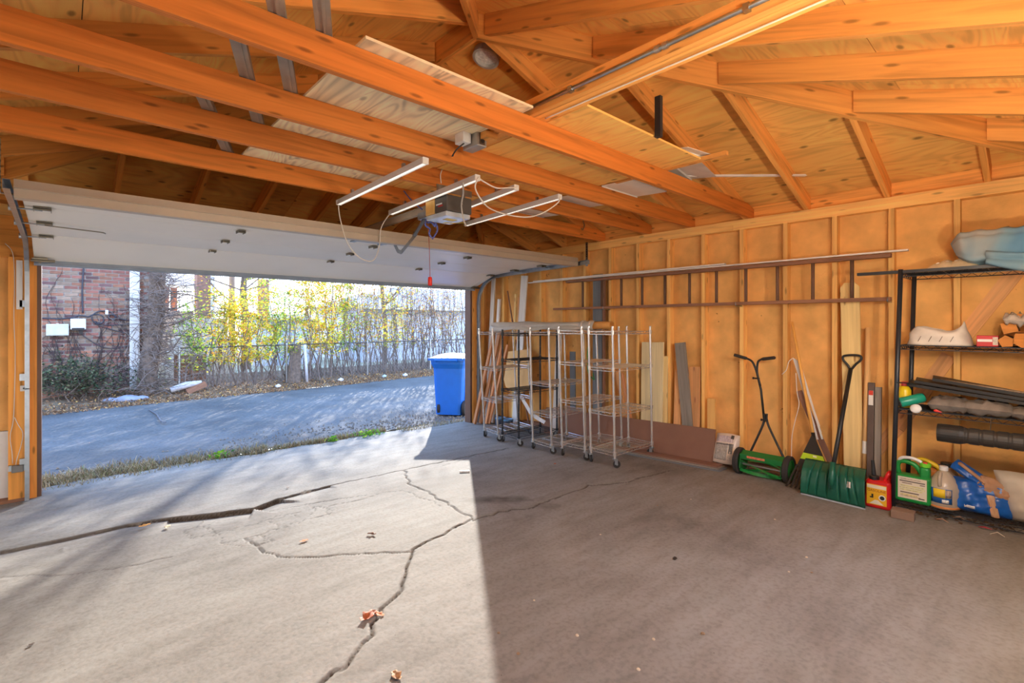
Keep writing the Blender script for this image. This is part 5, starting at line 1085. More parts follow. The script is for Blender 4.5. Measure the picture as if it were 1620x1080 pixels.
# block under the post, litter below the shelf
p = atf(1427, 822); p.z = fz(p.y); b = MB(); b.box((p.x+.04, p.y, p.z+.031), (.09, .135, .06), rotz(.05)); tag(b.build('wood_block', M['dark_wood'] if False else plain('block', (140, 112, 92), .8, var=.15), bevel=.004), 'small brown block on the floor under the bottom shelf', 'block')
for k, (u, v, cc, l_) in enumerate(((1490, 826, (196, 150, 118), 'pale curled leaf scrap under the middle of the bottom shelf'), (1518, 822, (206, 164, 140), 'pinkish paper scrap under the bottom shelf'), (1558, 838, (200, 60, 80), 'small red wrapper scrap under the bottom shelf'), (1578, 847, (222, 214, 196), 'white paper scrap near the foot of the white sack'))):
    p = atf(u, v); q = [p+V((random.uniform(-.03, .03), .035*math.cos(i*1.57), .006+.018*(i % 2))) for i in range(4)]
    b = MB(); b.add(q, [(0, 1, 2, 3)]); o = b.build('litter_scrap', plain('scrap', cc, .7), solid=.003); tag(o, l_, 'scrap', 'scraps under the shelf')
dl = MB()
for k in range(260):
    y_ = random.uniform(-.15, .72); x_ = FX+random.uniform(-.03, .3); c = V((x_, y_, fz(y_)+random.uniform(.003, .02))); a = random.uniform(0, 6.28); s = random.uniform(.008, .022)
    dl.add([c+V((math.cos(a)*s, math.sin(a)*s, 0)), c+V((-math.sin(a)*s*.6, math.cos(a)*s*.6, .006)), c-V((math.cos(a)*s, math.sin(a)*s, -.004)), c+V((math.sin(a)*s*.6, -math.cos(a)*s*.6, 0))], [(0, 1, 2, 3)])
o = dl.build('leaf_litter', plain('dry_litter', (104, 76, 50), .9, var=.5, scale=40)); tag(o, 'dry leaf litter swept under the bottom shelf', 'leaf litter', kind='stuff')
# ================================================================== SMALL THINGS ON THE LEFT POST AND FLOOR
sn = thing('safety_sensor', 'grey safety beam sensor on the left jamb post near the floor', 'sensor', (-.29, 6.12, .3))
p = at(30, 740, Y=6.14)
b = MB(); b.bb(p.x-.045, p.x+.03, 6.10, 6.15, p.z-.03, p.z+.03); b.build('body', plain('sensor_grey', (120, 116, 112), .5), sn, bevel=.005)
b = MB(); b.bb(p.x-.065, p.x-.045, 6.13, 6.158, p.z-.02, p.z+.03); b.bb(p.x+.03, p.x+.06, 6.12, 6.158, p.z-.025, p.z+.03); b.build('bracket', M['steel'], sn)
p = at(38, 614, Y=6.15); b = MB(); b.bb(p.x-.025, p.x+.025, 6.145, 6.16, p.z-.025, p.z+.025); o = b.build('striker_plate', M['white'], bevel=.003); tag(o, 'small white plate screwed to the left jamb post', 'plate')
b = MB(); b.lathe([(.008, 0), (.008, .003)], (p.x, 6.145, p.z), Matrix.Rotation(math.pi/2, 3, 'X'), 10); q = b.build('screw_hole', M['black'], None); q.parent = o
wire('sensor_wire', 'thin white sensor wire running down the left jamb post', 'wire', [at(u, v, Y=6.152) for u, v in ((8, 385), (20, 400), (23, 440), (22, 500), (24, 560), (23, 620), (21, 665), (16, 690), (19, 715), (20, 733))], .003, M['cord_white'], n=4)
wire('sensor_wire', 'second thin white wire beside the sensor on the left jamb post', 'wire', [at(u, v, Y=6.152) for u, v in ((23, 660), (29, 672), (36, 685), (33, 705), (27, 725), (25, 735))], .003, M['cord_white'], n=4)
def leaf(u, v, s, rot, cc, l_, curl=.35):
    p = atf(u, v); b = MB(); R = rotz(rot)
    def f(i, k):
        x = (i-.5)*2; w = .5*(1-x*x)**.7*(1+.35*math.sin(i*16)); y = (k-.5)*2*w
        return p+R @ V((x*s, y*s, .004+curl*s*(abs(y)*.8+.25*x*x+.1*math.sin(5*x))))
    b.surf(f, 10, 4); o = b.build('fallen_leaf', plain('leaf_dry', cc, .7, var=.3, scale=50), smooth=True, solid=.001); tag(o, l_, 'leaf', 'leaves on the floor')
leaf(583, 977, .055, .4, (176, 96, 56), 'large curled rust-brown leaf on the sunlit floor beside the crack', .6)
leaf(600, 973, .03, 1.9, (206, 110, 40), 'small orange leaf touching the large rust-brown leaf')
leaf(229, 832, .04, .2, (226, 160, 50), 'yellow-orange leaf beside the long floor crack', .3)
leaf(265, 834, .035, 1.2, (206, 190, 150), 'pale tan leaf on the floor right of the yellow-orange one')
leaf(588, 846, .035, 2.2, (150, 120, 100), 'grey-brown curled leaf in the middle of the sunlit floor', .6)
leaf(481, 856, .03, .1, (206, 120, 50), 'thin orange leaf sliver on the sunlit floor', .2)
leaf(627, 1072, .035, 1.5, (176, 132, 90), 'tan leaf at the very front edge of the floor', .8)
leaf(1068, 884, .022, .5, (52, 42, 36), 'tiny black scrap on the shaded floor', .3)
leaf(455, 772, .018, .8, (110, 84, 60), 'tiny brown leaf on the floor near the door opening', .3)
leaf(49, 1021, .016, .8, (90, 70, 56), 'tiny dark leaf on the left floor', .3)
leaf(236, 702, .05, .3, (214, 100, 40), 'orange leaf caught in the grass strip by the apron', .3)
leaf(878, 734, .025, .6, (170, 90, 50), 'small rusty leaf on the floor in front of the carts', .3)
p = atf(735, 747); b = MB(); b.box(p+V((0, 0, .01)), (.03, .10, .018), rotz(.9)); tag(b.build('white_chip', M['white'], bevel=.003), 'small white chip on the floor at the shadow edge', 'chip')
for k, (u, v, s) in enumerate(((1040, 800, .006), (1093, 790, .006), (1248, 905, .007), (1284, 906, .007), (1276, 882, .008), (1226, 822, .007), (789, 1002, .008), (913, 1006, .009), (1034, 1012, .008), (1112, 1003, .01), (950, 846, .007), (845, 950, .006), (820, 1035, .009), (1010, 1060, .009))):
    p = atf(u, v); b = MB(); b.lathe([(0, 0), (s, s*.3), (s*.8, s*.8), (0, s)], p, None, 6); tag(b.build('pebble', plain('pebble', (210, 190, 160) if k % 3 else (150, 120, 90), .8)), 'tiny pale pebble on the shaded floor', 'pebble', 'pebbles on the shaded floor')
# ================================================================== OUTSIDE: ground
def ground_mat(name, stops, scale, bump=.5, rough=.9, fine=30):
    m, n, l, b = nodes(name); t = n.new('ShaderNodeTexCoord')
    z = n.new('ShaderNodeTexNoise'); z.inputs['Scale'].default_value = scale; z.inputs['Detail'].default_value = 8; z.inputs['Roughness'].default_value = .65; l.new(t.outputs['Object'], z.inputs['Vector'])
    r = ramp(n, [(p, lin(c)) for p, c in stops]); l.new(z.outputs['Fac'], r.inputs[0])
    f = n.new('ShaderNodeTexNoise'); f.inputs['Scale'].default_value = fine; f.inputs['Detail'].default_value = 6; l.new(t.outputs['Object'], f.inputs['Vector'])
    r2 = ramp(n, [(.3, (.72, .72, .72)), (.6, (1.0, 1.0, 1.0))]); l.new(f.outputs['Fac'], r2.inputs[0])
    mu = n.new('ShaderNodeMix'); mu.data_type = 'RGBA'; mu.blend_type = 'MULTIPLY'; mu.inputs['Factor'].default_value = 1; l.new(r.outputs[0], mu.inputs['A']); l.new(r2.outputs[0], mu.inputs['B'])
    l.new(mu.outputs['Result'], b.inputs['Base Color']); b.inputs['Roughness'].default_value = rough; b.inputs['Specular IOR Level'].default_value = .2
    bp = n.new('ShaderNodeBump'); bp.inputs['Strength'].default_value = bump; bp.inputs['Distance'].default_value = .02; l.new(f.outputs['Fac'], bp.inputs['Height']); l.new(bp.outputs[0], b.inputs['Normal']); return m
M['alley'] = ground_mat('alley_asphalt', [(.3, (88, 86, 85)), (.5, (106, 104, 102)), (.7, (122, 119, 117))], .7)
M['soil'] = ground_mat('leafy_soil', [(.3, (92, 74, 58)), (.5, (128, 104, 82)), (.7, (160, 136, 108))], 2.5, .8)
M['gravel'] = ground_mat('gravel_verge', [(.3, (104, 94, 82)), (.5, (140, 132, 120)), (.7, (164, 156, 144))], 3, .9, fine=22)
def edge_y(x): return 11.92+.118*max(x, -6)                          # far kerb of the alley
def terrain(x0, x1, n, m, y0f, y1f, zf, name, label, cat):
    b = MB(); b.surf(lambda i, k: (x0+(x1-x0)*i, y0f(x0+(x1-x0)*i)+(y1f(x0+(x1-x0)*i)-y0f(x0+(x1-x0)*i))*k, zf(x0+(x1-x0)*i, y0f(x0+(x1-x0)*i)+(y1f(x0+(x1-x0)*i)-y0f(x0+(x1-x0)*i))*k, k)), n, m)
    return b
b = terrain(-14, 34, 120, 24, lambda x: 6.68+.03*math.sin(x*2)+.02*math.sin(x*7), lambda x: edge_y(x)+.05*math.sin(x*3), lambda x, y, k: -.02+.012*math.sin(x*.9)*math.sin(y*1.2)-.02*math.sin(math.pi*k), 'a', '', '')
tag(b.build('alley_pavement', M['alley'], smooth=True), 'grey asphalt alley outside the garage', 'alley', kind='structure')
b = terrain(-14, 34, 120, 10, lambda x: 6.36, lambda x: 6.76+.03*math.sin(x*2), lambda x, y, k: -.035+.012*math.sin(x*3.1)*math.sin(y*5)+.008*math.sin(math.pi*k), 'a', '', '')
tag(b.build('apron_verge', M['gravel'], smooth=True), 'rough gravel verge between the garage apron and the alley', 'ground', kind='structure')
b = terrain(-14, 60, 140, 30, lambda x: edge_y(x)-.05+.05*math.sin(x*3), lambda x: 16.2, lambda x, y, k: -.03+.16*min(1, (y-edge_y(x))/1.2)+.02*math.sin(x*2.3)*math.sin(y*2.9), 'a', '', '')
tag(b.build('yard_ground', M['soil'], smooth=True), 'leaf-strewn earth bank and yard beyond the alley', 'ground', kind='structure')
b = MB(); b.surf(lambda i, k: (-40+120*i, -40+46.3*k, -.13), 2, 2); tag(b.build('outer_ground', M['gravel']), 'ground around the back of the garage', 'ground', kind='structure')
def gz(x, y): return -.03+.16*min(1, max(0, (y-edge_y(x))/1.2))
b = MB(); b.surf(lambda i, k: (-14+74*i, 16.15+34*k, .125+.02*math.sin(i*40)*math.sin(k*23)), 60, 24); tag(b.build('sunlit_tint_lawn', ground_mat('lawn_sun_tint', [(.3, (170, 160, 130)), (.5, (196, 188, 156)), (.7, (212, 206, 182))], 2, .5), smooth=True), 'lawn behind the hedge, sunlit haze put into its pale colour', 'lawn', kind='structure')  # yard ground lightened in colour to imitate sunlit haze
# asphalt patch edge in the alley
b = MB(); pts = [at(u, v, Z=-.012) for u, v in ((236, 648), (248, 655), (255, 666), (262, 668))]
for q, r in zip(pts[:-1], pts[1:]): b.beam(q, r, .02, .01)
tag(b.build('tar_seam', plain('tar', (96, 94, 98), .8)), 'dark tar seam across the alley near the brick wall', 'tar seam')
# ================================================================== BRICK BUILDING
BY = 13.3; bk = thing('brick_building', 'old red and buff brick wall of the building across the alley', 'building', (.4, BY, .1))
mort = plain('mortar', (176, 170, 162), .95, var=.12, scale=12, bump=.4)
b = MB(); b.bb(-7.0, 1.42, BY+.004, BY+.3, -.1, 5.2); b.bb(1.12, 1.418, BY+.3, BY+6, -.1, 5.2); b.build('mortar_bed', mort, bk)
def brickmat(name, c):
    m, n, l, bb_ = nodes(name); t = n.new('ShaderNodeTexCoord'); z = n.new('ShaderNodeTexNoise'); z.inputs['Scale'].default_value = 14; z.inputs['Detail'].default_value = 6; l.new(t.outputs['Object'], z.inputs['Vector'])
    cl = lin(c); r = ramp(n, [(.3, tuple(x*.72 for x in cl)), (.55, cl), (.75, tuple(min(1, x*1.25) for x in cl))]); l.new(z.outputs['Fac'], r.inputs[0])
    oi = n.new('ShaderNodeObjectInfo'); hs = n.new('ShaderNodeHueSaturation'); mr = n.new('ShaderNodeMapRange'); mr.inputs['To Min'].default_value = .7; mr.inputs['To Max'].default_value = 1.25; l.new(oi.outputs['Random'], mr.inputs['Value']); l.new(mr.outputs[0], hs.inputs['Value']); l.new(r.outputs[0], hs.inputs['Color']); l.new(hs.outputs[0], bb_.inputs['Base Color']); bb_.inputs['Roughness'].default_value = .9; return m
bms = [brickmat('brick_red', (150, 98, 84)), brickmat('brick_orange', (164, 112, 88)), brickmat('brick_purple', (118, 86, 82)), brickmat('brick_buff', (156, 130, 110))]
BL, BH, PX, PZ = .197, .054, .215, .0725; brick_me = []
for m in bms:
    q = MB(); q.box((0, 0, 0), (BL, .02, BH)); o = q.build('brick', m, None); brick_me.append(o.data); bpy.data.objects.remove(o)
rest = MB(); nb = 0
for r in range(0, 70):
    z = .06+r*PZ
    for k in range(-33, 8):
        x = k*PX+(PX/2 if r % 2 else 0)+.02
        if x+BL/2 > 1.415: continue
        if x > -.44 and .12 < z < 2.82 and nb < 300:
            o = bpy.data.objects.new('brick', random.choice(brick_me)); col.objects.link(o); o.parent = bk; o.location = V((x, BY-.004+random.uniform(-.003, .003), z))-V(bk['_w']); o.rotation_euler.z = random.uniform(-.01, .01); o['_w'] = (0, 0, 0); nb += 1
        else: rest.box((x, BY-.003, z), (BL, .02, BH))
rest.build('brick_field', bms[0], bk, kind='stuff')
# white downspout
ds = thing('downspout', 'white square downspout on the brick wall beside the ivy tree', 'downspout', (1.07, BY-.05, .15))
p = at(213, 616, Y=BY-.06); b = MB(); b.bb(p.x-.085, p.x+.085, BY-.11, BY-.016, p.z, 5.0); b.build('pipe', M['white'], ds, bevel=.012)
[part('strap', M['white'], ds, (p.x-.10, p.x+.10, BY-.114, BY-.016, z, z+.03)) for z in (.9, 2.3)]
ub = thing('utility_box', 'wide grey-white utility box on the brick wall', 'utility box', at(91, 530, Y=BY))
p = at(91, 521.5, Y=BY-.07); b = MB(); b.bb(p.x-.165, p.x+.165, BY-.12, BY-.016, p.z-.115, p.z+.115); b.build('case', plain('box_white', (214, 216, 206), .5, var=.05), ub, bevel=.01)
b = MB(); b.bb(p.x-.15, p.x+.15, BY-.126, BY-.12, p.z-.10, p.z+.10); b.build('cover', plain('box_cover', (208, 212, 204), .5), ub, bevel=.004); b = MB(); b.bb(p.x-.02, p.x+.02, BY-.124, BY-.12, p.z+.10, p.z+.13); b.build('latch', M['steel'], ub)
u2 = thing('utility_box', 'squarer white cable box with a black fitting below on the brick wall', 'utility box', at(124, 524, Y=BY))
p = at(124, 513, Y=BY-.07); b = MB(); b.bb(p.x-.12, p.x+.115, BY-.12, BY-.016, p.z-.10, p.z+.115); b.build('case', plain('box_blueish', (222, 226, 232), .5, var=.05), u2, bevel=.01)
b = MB(); b.bb(p.x-.10, p.x+.09, BY-.125, BY-.12, p.z-.12, p.z-.07); b.bb(p.x+.01, p.x+.07, BY-.09, BY-.02, p.z-.20, p.z-.10); b.build('cable_gland', M['black'], u2)
cabm = plain('cable_dark', (62, 62, 70), .6); GC = 'cables on the brick wall'
wire('wall_cable', 'dark horizontal cable running to the cable box on the brick wall', 'cable', [at(u, v, Y=BY-.03) for u, v in ((-20, 503), (60, 503), (95, 504), (115, 502), (125, 499), (140, 501))], .014, cabm, group=GC)
wire('wall_cable', 'dark vertical cable above the cable box on the brick wall', 'cable', [at(u, v, Y=BY-.03) for u, v in ((134, 380), (132, 425), (130, 460), (131, 495))], .016, cabm, group=GC)
wire('wall_cable', 'dark coiled cable loop on the brick wall', 'cable', [at(u, v, Y=BY-.04) for u, v in ((140, 501), (150, 497), (162, 500), (163, 509), (154, 512), (146, 506), (147, 498), (158, 492), (172, 493), (182, 499), (180, 505), (172, 503), (176, 497), (190, 504), (206, 507))], .012, cabm, group=GC)
wire('wall_cable', 'dark cable sagging below the coil to the downspout', 'cable', [at(u, v, Y=BY-.03) for u, v in ((150, 508), (165, 514), (185, 514), (207, 511))], .009, cabm, group=GC)
wire('wall_cable', 'dark cable slanting from the coil towards the tree', 'cable', [at(u, v, Y=BY-.03) for u, v in ((150, 512), (172, 520), (192, 525), (207, 530))], .009, cabm, group=GC)
wire('wall_cable', 'thin cable drooping from the cable box across the lower bricks', 'cable', [at(u, v, Y=BY-.03) for u, v in ((128, 528), (142, 538), (160, 548), (180, 551), (207, 546))], .008, cabm, group=GC)
p = at(169, 494, Y=BY-.05); b = MB(); b.bb(p.x-.025, p.x+.025, BY-.06, BY-.016, p.z-.05, p.z+.05); tag(b.build('cable_splice', M['white'], bevel=.006), 'small white splice box above the coiled cable', 'splice box')
# vines creeping over the bricks
vm_ = MB(); rv_ = random.Random(4)
for k in range(70):
    x = rv_.uniform(-.5, 1.4); z = rv_.uniform(.1, .4); pts = [V((x, BY-.03, z))]; d = rv_.uniform(-.5, .5)
    for i in range(rv_.randint(8, 26)):
        d = d*.8+rv_.uniform(-.5, .5); x += d*.09; z += rv_.uniform(.03, .14); pts.append(V((min(x, 1.4), BY-.022-rv_.uniform(0, .02), z)))
    vm_.tube(pts, [rv_.uniform(.005, .009)*(1-i/len(pts)*.6) for i in range(len(pts))], 4, caps=False)
M['vine'] = plain('vine_bark', (128, 112, 102), .9, var=.25); M['bark'] = plain('bark', (124, 106, 92), .95, var=.3, scale=18, bump=.8)
tag(vm_.build('creeper_vine', plain('creeper_bark', (84, 70, 66), .9, var=.2)), 'bare creeper vines spread over the brick wall', 'vine', kind='stuff')
# ================================================================== PLANTS
def leafmat(name, stops, trans=.45):
    m, n, l, b = nodes(name); uv = n.new('ShaderNodeUVMap'); sp_ = n.new('ShaderNodeSeparateXYZ'); l.new(uv.outputs[0], sp_.inputs[0])
    r = ramp(n, [(p, lin(c)) for p, c in stops]); l.new(sp_.outputs['X'], r.inputs[0]); l.new(r.outputs[0], b.inputs['Base Color']); b.inputs['Roughness'].default_value = .55; b.inputs['Specular IOR Level'].default_value = .2
    tr_ = n.new('ShaderNodeBsdfTranslucent'); l.new(r.outputs[0], tr_.inputs['Color']); mx = n.new('ShaderNodeMixShader'); mx.inputs[0].default_value = trans; l.new(b.outputs[0], mx.inputs[1]); l.new(tr_.outputs[0], mx.inputs[2])
    l.new(mx.outputs[0], n['Material Output'].inputs['Surface']); return m
LM = {'yellow': leafmat('leaf_yellow', [(.05, (120, 150, 50)), (.3, (226, 226, 80)), (.6, (252, 232, 90)), (.85, (244, 176, 70)), (1, (190, 120, 60))], .6),
      'green': leafmat('leaf_green', [(.05, (70, 120, 50)), (.4, (150, 196, 76)), (.75, (216, 230, 96)), (1, (240, 220, 90))], .6),
      'sparse': leafmat('leaf_sparse', [(.1, (176, 170, 90)), (.45, (216, 190, 110)), (.7, (206, 140, 80)), (1, (140, 104, 80))]),
      'dark': leafmat('leaf_dark', [(.1, (44, 58, 40)), (.5, (80, 96, 66)), (.85, (126, 132, 96)), (1, (150, 120, 90))], .2)}
def add_leaf(b, c, s, r_):
    a = V((r_.gauss(0, 1), r_.gauss(0, 1), r_.gauss(0, .7))); a = a.normalized() if a.length > .01 else V((1, 0, 0)); t = a.cross(V((r_.gauss(0, 1), r_.gauss(0, 1), r_.gauss(0, 1)))); 
    if t.length < .01: return
    t.normalize(); k = r_.random(); n = a.cross(t)*.18*s
    b.add([c-a*s, c+t*s*.45+n, c+a*s, c-t*s*.45+n], [(0, 1, 2, 3)], [[(k, .5)]*4])
def shrub(label, x, y, h, spread, nst, nleaf, lm, seed, name='shrub', group='hedge along the chain-link fence', low=.0, cat='shrub', twig=1.0, rad=.016, lsize=(.02, .045)):
    r_ = random.Random(seed); z0 = gz(x, y); t = thing(name, label, cat, (x, y, z0), group); sb, lb = MB(), MB(); tips = []
    for k in range(nst):
        a = r_.uniform(0, 6.28); lean_ = r_.uniform(.05, .5)*spread; d = V((math.cos(a)*lean_, math.sin(a)*lean_*.7, h*r_.uniform(.7, 1.05))); p = V((x+r_.gauss(0, spread*.28), y+r_.gauss(0, spread*.16), z0-.02)); pts = []
        n = 7
        for i in range(n+1): pts.append(p+d*(i/n)+V((r_.gauss(0, .065), r_.gauss(0, .05), 0))*(1 if i else 0))
        r0 = rad*r_.uniform(.6, 1.4); sb.tube(pts, [r0*(1-.75*i/n) for i in range(n+1)], 5, caps=False)
        for i in range(2, n+1):
            for q in range(int(r_.choice((1, 2, 2))*twig+.5)):
                b0 = pts[i]; dd = V((r_.gauss(0, 1), r_.gauss(0, .8), r_.uniform(.1, 1.2))).normalized()*r_.uniform(.15, .45)*h/2.2; mid = b0+dd*.5+V((r_.gauss(0, .02), r_.gauss(0, .02), 0)); e = b0+dd
                sb.tube([b0, mid, e], [r0*.45*(1-.6*i/n)+.0012, .0028, .0015], 4, caps=False); tips += [b0.lerp(e, .5), e, e, mid]
                for w in range(2):
                    d2 = V((r_.gauss(0, 1), r_.gauss(0, 1), r_.uniform(-.2, 1))).normalized()*r_.uniform(.06, .18); s_ = mid.lerp(e, r_.random()); sb.tube([s_, s_+d2], [.002, .001], 3, caps=False); tips.append(s_+d2)
    sb.build('stems', M['bark'] if name != 'shrub' else M['vine'], t)
    if nleaf:
        for k in range(nleaf):
            c = r_.choice(tips)
            if c.z-z0 < low*h: continue
            add_leaf(lb, c+V((r_.gauss(0, .05), r_.gauss(0, .05), r_.gauss(0, .05))), r_.uniform(*lsize), r_)
        lb.build('foliage', LM[lm], t)
    return t
hedge = [  # pixel u, offset from the kerb, height, spread, stems, leaves, kind, label
 (300, .95, 1.9, .9, 9, 700, 'green', 'green-leaved low shrub nearest the ivy tree'),
 (330, 1.3, 2.3, .8, 9, 420, 'yellow', 'thin yellow-leaved shrub second from the ivy tree'),
 (368, 1.1, 2.1, .8, 10, 1500, 'yellow', 'yellow shrub third from the ivy tree, in front of the shed'),
 (398, 1.0, 2.25, .85, 12, 2300, 'yellow', 'dense yellow shrub fourth from the ivy tree'),
 (428, 1.15, 2.5, .7, 10, 1100, 'green', 'yellow-green shrub fifth from the ivy tree'),
 (455, 1.0, 2.7, .6, 10, 650, 'green', 'tall thin green-tinged shrub left of the pale fence post'),
 (478, 1.2, 2.9, .7, 11, 1200, 'yellow', 'tall yellow shrub just left of the pale fence post'),
 (500, 1.05, 3.0, .8, 13, 2600, 'yellow', 'densest tall yellow shrub right of the pale fence post'),
 (524, 1.15, 3.05, .75, 12, 1900, 'yellow', 'tall golden shrub second right of the pale fence post'),
 (547, 1.05, 3.1, .7, 12, 1000, 'green', 'tall shrub with green top third right of the pale fence post'),
 (568, 1.15, 3.1, .7, 12, 700, 'sparse', 'sparse shrub fourth right of the pale fence post'),
 (588, 1.05, 3.0, .7, 12, 650, 'sparse', 'sparse twiggy shrub fifth right of the pale fence post'),
 (608, 1.15, 3.05, .7, 12, 1000, 'yellow', 'yellow-topped shrub sixth right of the pale fence post'),
 (627, 1.05, 3.1, .75, 12, 900, 'yellow', 'yellow-tipped shrub seventh right of the pale fence post'),
 (645, 1.15, 3.2, .7, 13, 420, 'sparse', 'mostly bare shrub left of the bare trunk above the bin'),
 (663, 1.05, 3.2, .7, 13, 420, 'sparse', 'mostly bare shrub behind the left edge of the blue bin'),
 (682, 1.15, 3.2, .8, 13, 380, 'sparse', 'mostly bare shrub behind the middle of the blue bin'),
 (702, 1.05, 3.3, .8, 13, 520, 'sparse', 'bare shrub with orange leaves behind the blue bin lid'),
 (722, 1.15, 3.4, .8, 13, 420, 'sparse', 'bare shrub beside the right jamb of the door'),
 (745, 1.15, 3.4, .8, 12, 350, 'sparse', 'bare shrub hidden mostly behind the right jamb')]
for k, (u, off, h, s_, ns, nl, lm, lb_) in enumerate(hedge):
    r0 = ray(u, 560); d = 11.0
    for _ in range(20):
        x = r0.x*d; d = (edge_y(x)+off)/r0.y
    shrub(lb_, r0.x*d, r0.y*d, h, s_, max(5, int(ns*.8)), int(nl*1.35), lm, 100+k, low=.03, twig=1.0 if nl > 500 else 1.5)
# undergrowth of thin upright suckers between the shrubs
ug = MB(); r_ = random.Random(9)
for k in range(600):
    x = r_.uniform(2.0, 10.5); y = edge_y(x)+.75+r_.uniform(0, .9); z = gz(x, y)-.02; h = r_.uniform(.3, 1.1); a = r_.gauss(0, .55)
    p = [V((x, y, z)), V((x+a*.3*h+r_.gauss(0, .03), y, z+h*.5)), V((x+a*.6*h+r_.gauss(0, .05), y+r_.gauss(0, .1), z+h))]; ug.tube(p, [.006, .004, .0015], 3, caps=False)
tag(ug.build('hedge_undergrowth', M['vine']), 'thicket of thin bare suckers along the hedge foot', 'undergrowth', kind='stuff')
# ivy tree beside the downspout
tr = thing('ivy_tree', 'thick old trunk wrapped in bare vines beside the downspout', 'tree', at(233, 625, Y=12.95))
p0, p1, p2, p3 = at(231, 626, Y=13.0), at(236, 575, Y=13.0), at(247, 500, Y=13.05), at(250, 425, Y=13.1); p4 = p3+V((.1, 0, 1.6))
b = MB(); b.tube(smooth_path([p0-V((0, 0, .15)), p0, p1, p2, p3, p4], 5), [.20-.07*i/25 for i in range(26)], 14); b.build('trunk', M['bark'], tr, smooth=True)
b = MB(); r_ = random.Random(21)
for k in range(420):
    f = r_.random(); q = p0.lerp(p3, f)+V((r_.gauss(.06, .13), -.14+r_.gauss(0, .08), 0)); pts = [q]; d = V((r_.gauss(.25, .8), r_.gauss(0, .5)-.2, r_.gauss(0, .6)+.2))
    for i in range(r_.randint(4, 9)): d = d*.75+V((r_.gauss(0, .6), r_.gauss(0, .4), r_.gauss(0, .5))); q = q+d*.085; pts.append(q)
    b.tube(pts, [.008*(1-.7*i/len(pts)) for i in range(len(pts))], 4, caps=False)
b.build('vine_tangle', M['vine'], tr, kind='stuff')
b = MB()
for k in range(9):
    a0 = at(236+k*1.5, 560-k*12, Y=12.95); e = a0+V((r_.uniform(.5, 1.3), r_.uniform(-.3, .3), r_.uniform(-.1, .5))); b.tube(smooth_path([a0, a0.lerp(e, .4)+V((0, 0, r_.gauss(0, .1))), a0.lerp(e, .75)+V((0, 0, r_.gauss(0, .12))), e], 4), [.02-.001*i for i in range(13)], 6, caps=False)
    for w in range(8): s_ = a0.lerp(e, r_.uniform(.3, 1)); b.tube([s_, s_+V((r_.gauss(0, .15), r_.gauss(0, .1), r_.gauss(0, .15)))], [.006, .002], 4, caps=False)
b.build('branches', M['bark'], tr)
# low dark shrub at the foot of the bricks
for k, (u, lb_) in enumerate(((82, 'low dark green bush at the foot of the brick wall, leftmost'), (112, 'low dark green bush below the utility boxes'), (145, 'low sparse dark bush at the brick wall below the coiled cable'), (180, 'small twiggy bush at the brick wall left of the downspout'))):
    p = at(u, 632, Y=12.85); shrub(lb_, p.x, 12.85, .85-.1*k, .9, 12, (900, 700, 380, 160)[k], 'dark', 300+k, name='low_bush', group='bushes at the brick wall', rad=.006, lsize=(.02, .045))
# ================================================================== FENCE
fx0, fx1 = 1.9, 12.0
fn = thing('chain_link_fence', 'low chain-link fence hidden in the hedge', 'fence', (6, edge_y(6)+.85, .1)); fy = lambda x: edge_y(x)+.82
b = MB(); b.tube([(x, fy(x), 1.04) for x in np.linspace(fx0, fx1, 12)], .016, 8); b.build('top_rail', M['black_metal'] if False else plain('rail_grey', (96, 92, 92), .5, .5), fn, smooth=True)
for x in np.arange(fx0, fx1, 2.35):
    b = MB(); b.tube([(x, fy(x)+.0, .0), (x, fy(x), 1.06)], .024, 10); b.lathe([(.028, 0), (.02, .03), (0, .04)], (x, fy(x), 1.05), None, 10); b.build('post', M['steel'], fn)
b = MB(); w = .10
for x in np.arange(fx0, fx1, w):
    for s in (-1, 1): x1 = x+s*.92; b.tube([(x, fy(x)-.004*s, .1), (x1, fy(x1)-.004*s, 1.02)], .0016, 3, caps=False)
b.build('wire_mesh', plain('galv_wire', (150, 150, 152), .5, .6), fn, kind='stuff')
p = at(486, 604, Y=edge_y(4.4)+.62); fp = thing('fence_post', 'pale grey leaning pipe post standing in the hedge', 'post', (p.x, p.y, gz(p.x, p.y)))
b = MB(); q = at(482, 545, Y=p.y); b.tube([(p.x, p.y, gz(p.x, p.y)-.03), q], .035, 10); b.build('pipe', plain('pale_pipe', (206, 206, 214), .5), fp, smooth=True)
p = at(465, 605, Y=edge_y(4)+.85); st = thing('tree_stump', 'dark ragged tree stump in the hedge left of the pale post', 'stump', (p.x, p.y, gz(p.x, p.y)))
b = MB(); z0 = gz(p.x, p.y); b.surf(lambda i, k: (p.x+(.17-.05*k+.03*math.sin(i*25))*math.cos(i*6.283)+.05*k, p.y+(.15-.04*k+.03*math.sin(i*31))*math.sin(i*6.283), z0-.05+k*(1.0+.08*math.sin(i*19))), 24, 6, cu=True)
b.add([(p.x+.05+.11*math.cos(i*.2618), p.y+.10*math.sin(i*.2618), z0+.93) for i in range(24)], [tuple(range(24))]); b.build('trunk', M['bark'], st)
